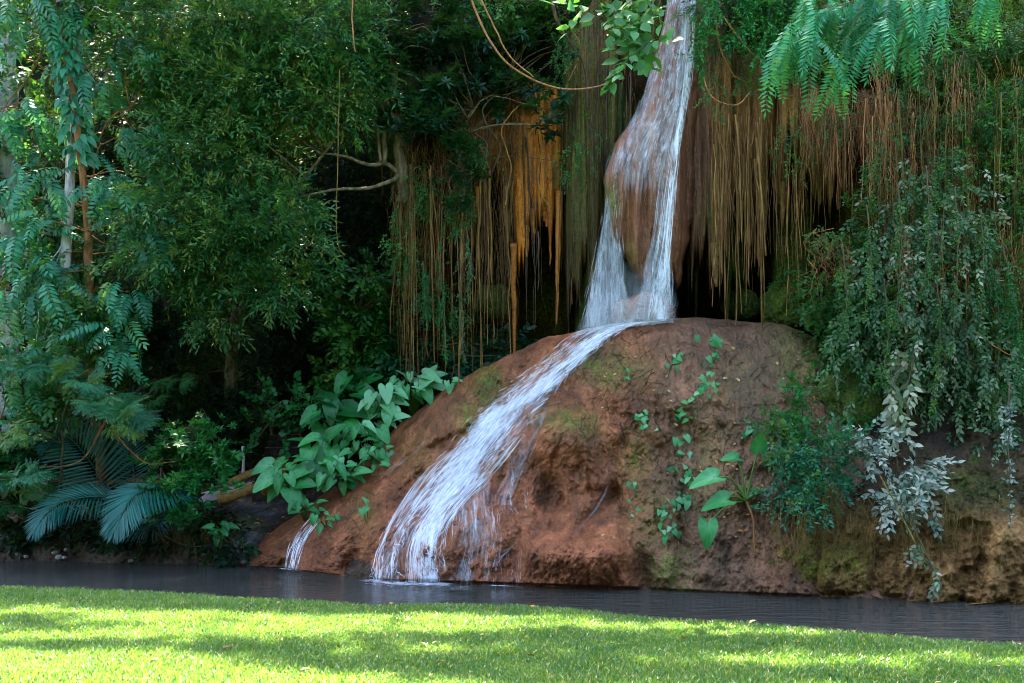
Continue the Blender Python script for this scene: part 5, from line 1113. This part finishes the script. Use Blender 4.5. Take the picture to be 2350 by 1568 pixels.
fibres([(905, 1180, 430, 90, 780, 60, 19.75, .3, 300, 3), (1060, 1200, 250, 60, 460, 60, 19.6, .15, 240, 16), (1296, 1460, 180, 80, 650, 60, 19.45, .3, 170, 2), (910, 1060, 360, 60, 520, 60, 19.5, .2, 160, 10)], 'root', 'fine tangled root fibres filling the root curtain left of the waterfall', 11)
fibres([(1620, 1860, 260, 120, 560, 90, 18.2, .2, 260, 2), (1840, 2010, 240, 30, 400, 50, 17.6, .3, 320, 6), (2000, 2350, 280, 130, 560, 100, 16.95, .3, 420, 6), (2060, 2350, 560, 60, 800, 60, 16.5, .4, 200, 7), (1850, 1960, 580, 40, 700, 40, 17.0, .2, 60, 16)], 'rootpink', 'fine hanging root fibres along the right cliff', 12)
fibres([(1780, 2340, 1190, 40, 1330, 30, 14.75, .25, 300, 4), (1880, 1930, 1130, 20, 1240, 20, 15.1, .15, 90, 6), (300, 560, 1225, 15, 1280, 10, 19.7, .3, 120, 5)], 'rootgreen', 'fine dead root fibres hanging down the face of the earth banks', 13)
# twigs and thin dead roots lying on the rock
r_ = np.random.default_rng(41); g = Geo()
for _ in range(620):
    zone = r_.random(); 
    if zone < .62: u, v = r_.uniform(1400, 1950), r_.uniform(745, 1180)
    elif zone < .8: u, v = r_.uniform(1240, 1500), r_.uniform(800, 1000)
    else: u, v = r_.uniform(700, 1150), r_.uniform(880, 1200)
    if v < ridge_v(u)+8: continue
    a = r_.normal()*1.0+math.pi/2*(r_.random() < .5); l = r_.uniform(8, 42); s_ = np.linspace(0, 1, 8)
    uu_ = u+math.cos(a)*l*s_+2*noise(s_*3, r_.random()*90); vv_ = np.maximum(v+math.sin(a)*l*s_+2*noise(s_*3, r_.random()*90), ridge_v(uu_)+6)
    tube(g, P(uu_, vv_, mound_Y(uu_, vv_)-.012), r_.uniform(.002, .006), k=3, tint=np.clip(r_.normal(.4, .3), 0, 1))
tag(g.build('twigs', M['rootdark']), 'fine dead twigs and rootlets scattered over the rock mound', 'twigs', kind='stuff')
def liana(pts, r, label, mat='root', wob=.05):
    p = spline(np.array(pts, float), 80); p = p+wob*.5*np.stack([fbm(np.linspace(0, 5, 80), R.random()*99+c*9, o=3) for c in range(3)], 1); g = Geo(); tube(g, p, r, r*.7, k=6, tint=.6)
    tag(g.build('liana', M[mat], off=p[0]), label, 'liana').location = tuple(p[0])
liana([P(1065, -40, 17.5), P(1110, 70, 17.6), P(1160, 140, 17.7), P(1230, 185, 17.8), P(1310, 205, 18), P(1370, 200, 18.3), P(1420, 175, 18.6)], .020, 'long pale liana sagging across the top centre to the waterfall', 'rootpink')
for k_, (pts_, lb) in enumerate([([(1130, 215), (1110, 270), (1150, 340), (1120, 400)], 'crooked brown root at the upper left of the tangled roots'), ([(1190, 240), (1150, 300), (1175, 380), (1160, 470)], 'crooked root crossing the tangle just left of the orange dripstone'), ([(1080, 300), (1120, 330), (1100, 390), (1060, 430)], 'curled root at the lower left of the tangled roots'),
        ([(1225, 190), (1240, 300), (1235, 420), (1262, 480)], 'slim root lying over the face of the orange dripstone'), ([(1350, 60), (1345, 200), (1352, 400), (1346, 560)], 'long straight root hanging before the dark olive dripstone'), ([(1310, 60), (1330, 120), (1300, 200), (1290, 230)], 'forked brown root above the orange dripstone')]):
    liana([P(u, v, 19.15) for u, v in pts_], .016, lb, 'root' if k_ % 2 else 'rootdark', wob=.10)
liana([P(1085, -40, 17.4), P(1125, 40, 17.5), P(1165, 120, 17.6), P(1225, 180, 17.7)], .016, 'thinner pale liana twisted alongside the long sagging one', 'rootpink')
liana([P(1260, -40, 18.5), P(1275, 40, 18.6), P(1310, 100, 18.8), P(1345, 160, 19), P(1350, 250, 19.1)], .035, 'thick brown liana coming down just left of the orange curtain top', 'rootdark')
liana([P(1610, 90, 17.6), P(1612, 170, 17.6), P(1640, 225, 17.6), P(1690, 240, 17.7), P(1720, 215, 17.8)], .014, 'looping thin liana right of the top of the waterfall', 'rootpink')
liana([P(1640, 30, 17.5), P(1650, 100, 17.6), P(1680, 170, 17.8), P(1730, 200, 18.1)], .018, 'short brown liana leaning against the mustard dripstone', 'root')
liana([P(1660, 40, 17.4), P(1720, 120, 17.5), P(1800, 170, 17.6), P(1830, 190, 17.7)], .014, 'straight thin liana slanting behind the teal fronds', 'root')
liana([P(810, -30, 17.6), P(808, 60, 17.6), P(815, 120, 17.6)], .014, 'pale dry root dangling at the top between the bushy and the dark tree', 'rootpink')
liana([P(778, 160, 18), P(776, 330, 18), P(770, 470, 18), P(775, 560, 18), P(790, 585, 18)], .009, 'long green vine thread hanging over the dark hollow left of centre', 'rootgreen')
liana([P(2240, 760, 15.9), P(2290, 800, 15.8), P(2330, 820, 15.8)], .012, 'bare pale twig crossing the lower right of the silvery creeper', 'rootpink')
liana([P(2020, 1090, 14.8), P(2090, 1230, 14.3), P(2130, 1290, 14.2)], .012, 'bare grey stem hanging below the pale bush over the earth bank', 'rootgreen')
# leafy thin hanging creepers at the root curtain
bough('hanging_vine', 'thin vine with tiny whitish leaves hanging in the root curtain left of the waterfall', 'silver', TI, [[P(1070, 520, 19.0), P(1078, 600, 19), P(1075, 680, 19)], [P(1050, 540, 19.1), P(1055, 700, 19.1), P(1065, 820, 19)]], 40, .7, 21, tint=.35, cat='vine', droop=1.)
bough('hanging_vine', 'bright green leafy vine hanging in the root curtain left of the waterfall', 'bright', TI, [[P(1015, 470, 19.2), P(1010, 600, 19.2), P(1018, 700, 19.1), P(1020, 820, 19)], [P(970, 600, 19.3), P(980, 720, 19.2)]], 60, .7, 22, tint=.3, cat='vine', droop=1.)
bough('hanging_vine', 'green vine with tiny round leaves climbing the right edge above the bank', 'bright', TI, [[P(2300, 560, 16), P(2330, 700, 15.8), P(2345, 900, 15.6)], [P(2260, 500, 16.2), P(2280, 640, 16), P(2340, 760, 15.8)]], 70, .9, 23, tint=.25, cat='vine', droop=.6)

# ------------------------------------------------------------------ log rails, steps, post
def logbar(g, a, b, r): tube(g, [a, (np.array(a)+b)/2+[0, 0, -.02], b], r, r*.95, k=10, n=14, wob=.03, tint=R.uniform(.4, .6))
lr_ = thing('log_railing', P(600, 1140, 21.3), 'rough ochre log railing climbing beside the stone steps', 'railing')
for a, b, r in [((530, 1108, 21.0), (655, 1048, 22.0), .085), ((500, 1148, 20.9), (612, 1108, 21.4), .11)]:
    g = Geo(); logbar(g, P(*a), P(*b), r); g.build('rail', M['log'], lr_)
for a, b in [((612, 1068, 21.7), (610, 1135, 21.7)), ((650, 1052, 22), (648, 1110, 22))]:
    g = Geo(); tube(g, [P(*a), P(*b)], .08, .09, k=8, n=6); g.build('post', M['log'], lr_)
lr2 = thing('log_railing', P(230, 1165, 21.6), 'low ochre log railing half hidden behind the palm at left', 'railing')
for a, b, r in [((-40, 1122, 21.6), (60, 1120, 21.6), .07), ((180, 1106, 21.4), (345, 1104, 21.4), .07), ((60, 1148, 21.2), (330, 1142, 21.2), .09), ((330, 1104, 21.4), (420, 1108, 21.2), .06)]:
    g = Geo(); logbar(g, P(*a), P(*b), r); g.build('rail', M['log'], lr2)
for u in (205, 30, 330):
    g = Geo(); tube(g, [P(u, 1106, 21.4), P(u, 1162, 21.4)], .09, .1, k=8, n=6); g.build('post', M['log'], lr2)
st_ = thing('stone_steps', P(635, 1105, 23.4), 'dark stone steps climbing up behind the log railing', 'steps')
for i in range(11):
    Y0 = 22.7+i*.17; z = 1.6+(HV-1108)/F*22.7+i*.16; xc = (628+i*1.5-CU)/F*23; wv = .42
    x = np.array([xc-wv, xc+wv]); V = []
    n = 12; xs = np.linspace(x[0], x[1], n)
    for yy, zz in ((0, -.5), (0, .0), (.015, .015), (.5, .015)): V.append(np.stack([xs, np.full(n, Y0+yy)+.015*noise(xs*5, i*2.), np.full(n, z+zz)+.012*noise(xs*4, i*3.)], 1))
    mk('step', np.concatenate(V), gridf(4, n), M['step'], st_, tint=np.full(4*n, R.uniform(.3, .7)), smooth=False)
g = Geo(); tube(g, [P(558, 1128, 21.3), P(558, 1025, 21.3)], .035, .03, k=7, n=8, wob=.01, tint=.6)
tag(g.build('post', M['pale'], off=P(558, 1128, 21.3)), 'thin weathered grey post beside the log railing', 'post').location = tuple(P(558, 1128, 21.3))

# ------------------------------------------------------------------ fallen leaves and twigs
lfV, lfT = leaf6(.13, .06, .5, .15)
lme = mk('fallen_leaf', lfV, lfT, M['litter'], tint=np.full(8, .5)); lmesh = [lme.data]
for t_ in (.1, .9):
    m_ = lme.data.copy(); m_.attributes['tint'].data.foreach_set('value', np.full(8, t_, np.float32)); lmesh.append(m_)
COL.objects.unlink(lme); bpy.data.objects.remove(lme)
def litter(n, fn, label, group, seed, s=(.6, 1.2)):
    r_ = np.random.default_rng(seed)
    for _ in range(n):
        p, nn = fn(r_); o = bpy.data.objects.new('fallen_leaf', lmesh[r_.integers(3)]); COL.objects.link(o)
        o.location = tuple(p); q = Vector(nn).to_track_quat('Z', 'Y'); o.rotation_mode = 'QUATERNION'
        from mathutils import Quaternion
        o.rotation_quaternion = q @ Quaternion((0, 0, 1), r_.uniform(0, 6.28)); k_ = r_.uniform(*s); o.scale = (k_, k_, k_)
        tag(o, label, 'leaf', group)
def onl(r_):
    y = r_.uniform(6.8, 11.8); x = r_.uniform(-.5, .5)*y; return (x, min(y, float(lawn_edge(x))-.1), .035), (r_.normal()*.3, r_.normal()*.3, 1)
litter(46, onl, 'dry orange fallen leaf lying on the sunlit grass', 'fallen leaves on the grass', 31, (.35, .75))
def onm(r_):
    while True:
        u, v = r_.uniform(1380, 1900), r_.uniform(780, 1250)
        if v > ridge_v(u)+30: break
    return P(u, v, float(mound_Y(u, v))-.02), (r_.normal()*.3, -1, .8)
litter(170, onm, 'small dry leaf stuck on the right slope of the rock mound', 'fallen leaves on the mound', 32, (.3, .8))
def onb(r_):
    u, v = r_.uniform(530, 660), r_.uniform(1140, 1230)
    return P(u, v, float(lbank_Y(u, v))-.03), (r_.normal()*.3, -.4, .8)
litter(60, onb, 'dry curled leaf in the litter below the log railing', 'fallen leaves below the railing', 33, (.5, 1.2))

# ------------------------------------------------------------------ unseen crowns above the cliff, leaves placed along sun rays to dapple the lawn
def dark(x, y):
    """how shaded a lawn point is (0 open sun, 1 full shade), a hand-drawn pattern the unseen crowns are shaped to cast"""
    u, v = CU+x/y*F, HV+CZ/y*F
    n1 = fbm(x*.28, y*3.4, o=3, s=61)
    d = np.full(np.shape(x), .0)
    edge = np.interp(u, [0, 400, 800, 1300, 1700, 2350], [1385, 1400, 1408, 1415, 1438, 1520])
    d = np.maximum(d, sm(edge+10, edge-8, v))
    def band(u0, u1, v0, v1, s, soft=14):
        return s*sm(u0-60, u0+60, u)*sm(u1+60, u1-60, u)*sm(v0-soft, v0+soft, v)*sm(v1+soft, v1-soft, v)
    d = np.maximum(d, band(-900, 130, 1425, 1452, .8, 8))
    d = np.maximum(d, band(300, 1500, 1456, 1476, .45, 8)); d = np.maximum(d, band(0, 450, 1478, 1490, .8, 5)); d = np.maximum(d, band(450, 2900, 1480, 1530, .8))
    d = np.maximum(d, band(1200, 2900, 1440, 1505, .85, 10)); d = np.maximum(d, band(1150, 2900, 1530, 1600, .8)); d = np.maximum(d, band(700, 1300, 1520, 1545, .7, 8))
    for a, b, ru, rv, s in ((1650, 1515, 170, 11, 1), (2000, 1530, 260, 11, 1), (1500, 1448, 300, 9, .9), (1850, 1462, 300, 9, 1), (1000, 1492, 350, 6, .7), (2250, 1500, 250, 7, .8), (2200, 1560, 300, 8, .7), (700, 1512, 300, 7, .6)):
        d = d*(1-s*np.exp(-((u-a)/ru)**2-((v-b)/rv)**2))
    d = d*(np.abs(u-CU) < 1500)*1.0+.8*(np.abs(u-CU) >= 1500)
    return sm(.12, .72, np.clip(d+.6*n1*(d > .05)-.02+.4*sm(.15, .5, n1), 0, 1))
sdn = np.array(sd)
cr = np.random.default_rng(91)
NX = 31000
xs = cr.uniform(-9.5, 9.5, NX); ys = cr.uniform(6.4, 13.5, NX)
kd = cr.random(NX) < -np.log(1-.985*dark(xs, ys))/4.2
xs, ys = xs[kd], ys[kd]
h = cr.uniform(0, 1, len(xs)); zt = 15.5+h*3.2+np.maximum(0, (11.5-ys))*.9
nb = 6500; xb = cr.uniform(-12, 4, nb); yb_ = cr.uniform(13.4, 18.5, nb); kb = fbm(xb*.5, yb_*.5, o=3, s=66) > -.45; xb, yb_ = xb[kb], yb_[kb]  # more crown leaves added to dim sun glints on the upper left trees
xs = np.concatenate([xs, xb]); ys = np.concatenate([ys, yb_]); zt = np.concatenate([zt, cr.uniform(16.5, 19.5, len(xb))])
pts = np.stack([xs, ys, 0*xs], 1)+sdn[None]*(zt/sdn[2])[:, None]
CT = variants(lambda r: T_spray(.22, 8, .12, .06, 60, .2, r), 4, 30)
ncr = 5; edges = np.linspace(pts[:, 0].min()-.1, pts[:, 0].max()+.1, ncr+1)
nm = ['leftmost cliff top tree above the slender tree', 'cliff top tree above the bushy tree', 'cliff top tree above the leaning dark tree', 'cliff top tree above the waterfall', 'rightmost cliff top tree above the teal fronds']
for i in range(ncr):
    k_ = (pts[:, 0] >= edges[i]) & (pts[:, 0] < edges[i+1]); q = pts[k_]
    if len(q) < 5: continue
    xc = (edges[i]+edges[i+1])/2; b = np.array([xc, 22.3, 14.5])
    root = thing('unseen_shading_tree', b, nm[i]+', out of view, its crown shaped to shade the lawn', 'tree')
    g = Geo(); tp = [b, b+[.2, -1, 2.5], b+[-.2, -2.2, 5], b+[0, -3.5, 7]]; tube(g, tp, .08, .03, k=7, n=20)
    an = spline(tp, 12)
    for s in q[::40]:
        a = an[np.argmin(np.linalg.norm(an-s, axis=1))]; tube(g, [a, (a+s)/2+[0, 0, .15], s], .02, .008, k=3, n=5)
    g.build('trunk', M['brown'], root); c = Geo()
    place(c, CT, q, cr.normal(size=(len(q), 3)), 1.1, rollj=.5, rg=cr); c.build('crown', M['canopy'], root)
print('plants done')

# ------------------------------------------------------------------ woods added unseen behind the viewer to block the low sky
wr = np.random.default_rng(5); n_ = 9000
wx = wr.uniform(-42, 42, n_); wh = 13+4*fbm(wx*.15, 1.); wz = wr.uniform(0, 1, n_)*wh; wy = -15-2.5*wr.random(n_)-2*np.abs(fbm(wx*.2, wz*.2))-.08*np.abs(wx)
g = Geo(); big = [(leaf6(1.5, .9)[0], leaf6(1.5, .9)[1], np.zeros(8))]
place(g, big, np.stack([wx, wy, wz], 1), wr.normal(size=(n_, 3)), wr.uniform(.6, 1.3, n_), rollj=1., rg=wr)
tag(g.build('sky_blocking_woods', M['canopy']), 'woods added unseen behind the viewer to block the low sky', 'sky_blocking_woods', kind='stuff')

# what grows just beyond the frame on either side
tree('cliff_creeper', 'creeper curtain just beyond the right edge of the picture', 'creeper', SM,
     [(2420, 200, 17.0, 90, 120, .3, 9, 20), (2440, 450, 16.9, 90, 140, .3, 11, 20), (2440, 750, 16.7, 90, 140, .3, 11, 20), (2600, 350, 16.9, 100, 200, .3, 12, 20), (2620, 750, 16.6, 110, 180, .3, 12, 20), (2440, 980, 16.2, 90, 60, .3, 7, 18), (2620, 1000, 16.2, 90, 60, .3, 7, 18)],
     [P(2500, 1080, 16.6), P(2480, 700, 17), P(2460, 300, 17.1)], .02, .01, 'twig', cat='creeper', rsub=.4, flat=1.4, droop=1., seed=61, tint=.4, every=4, lr=.01)
tree('bank_shrub', 'undergrowth on the bank just beyond the right edge of the picture', 'creeper', SB,
     [(2440, 1080, 15.8, 70, 40, .4, 7, 16), (2560, 1090, 15.8, 80, 40, .4, 7, 16), (2700, 1060, 15.9, 80, 60, .4, 7, 16)],
     [P(2500, 1170, 16), P(2500, 1120, 15.9), P(2520, 1060, 15.8)], .03, .01, 'brown', cat='shrub', rsub=.3, seed=62, tint=.4, every=3)
for i_, (u_, v_, Y_) in enumerate([(-160, 300, 20.5), (-180, 700, 20.5), (-330, 500, 21), (-150, 1020, 20.6)]):
    tree('bushy_tree', 'leafy tree just beyond the left edge of the picture, '+['high up', 'halfway down', 'farther out', 'low by the water'][i_], 'fine', SB, [(u_, v_, Y_, 130, 190 if i_ < 3 else 110, 1., 22, 24)],
         [P(u_, 1180, 22), P(u_, v_+100, Y_+.5), P(u_, v_-60, Y_)], .1, .03, 'brown', rsub=.5, seed=63+i_, tint=.4, every=3)
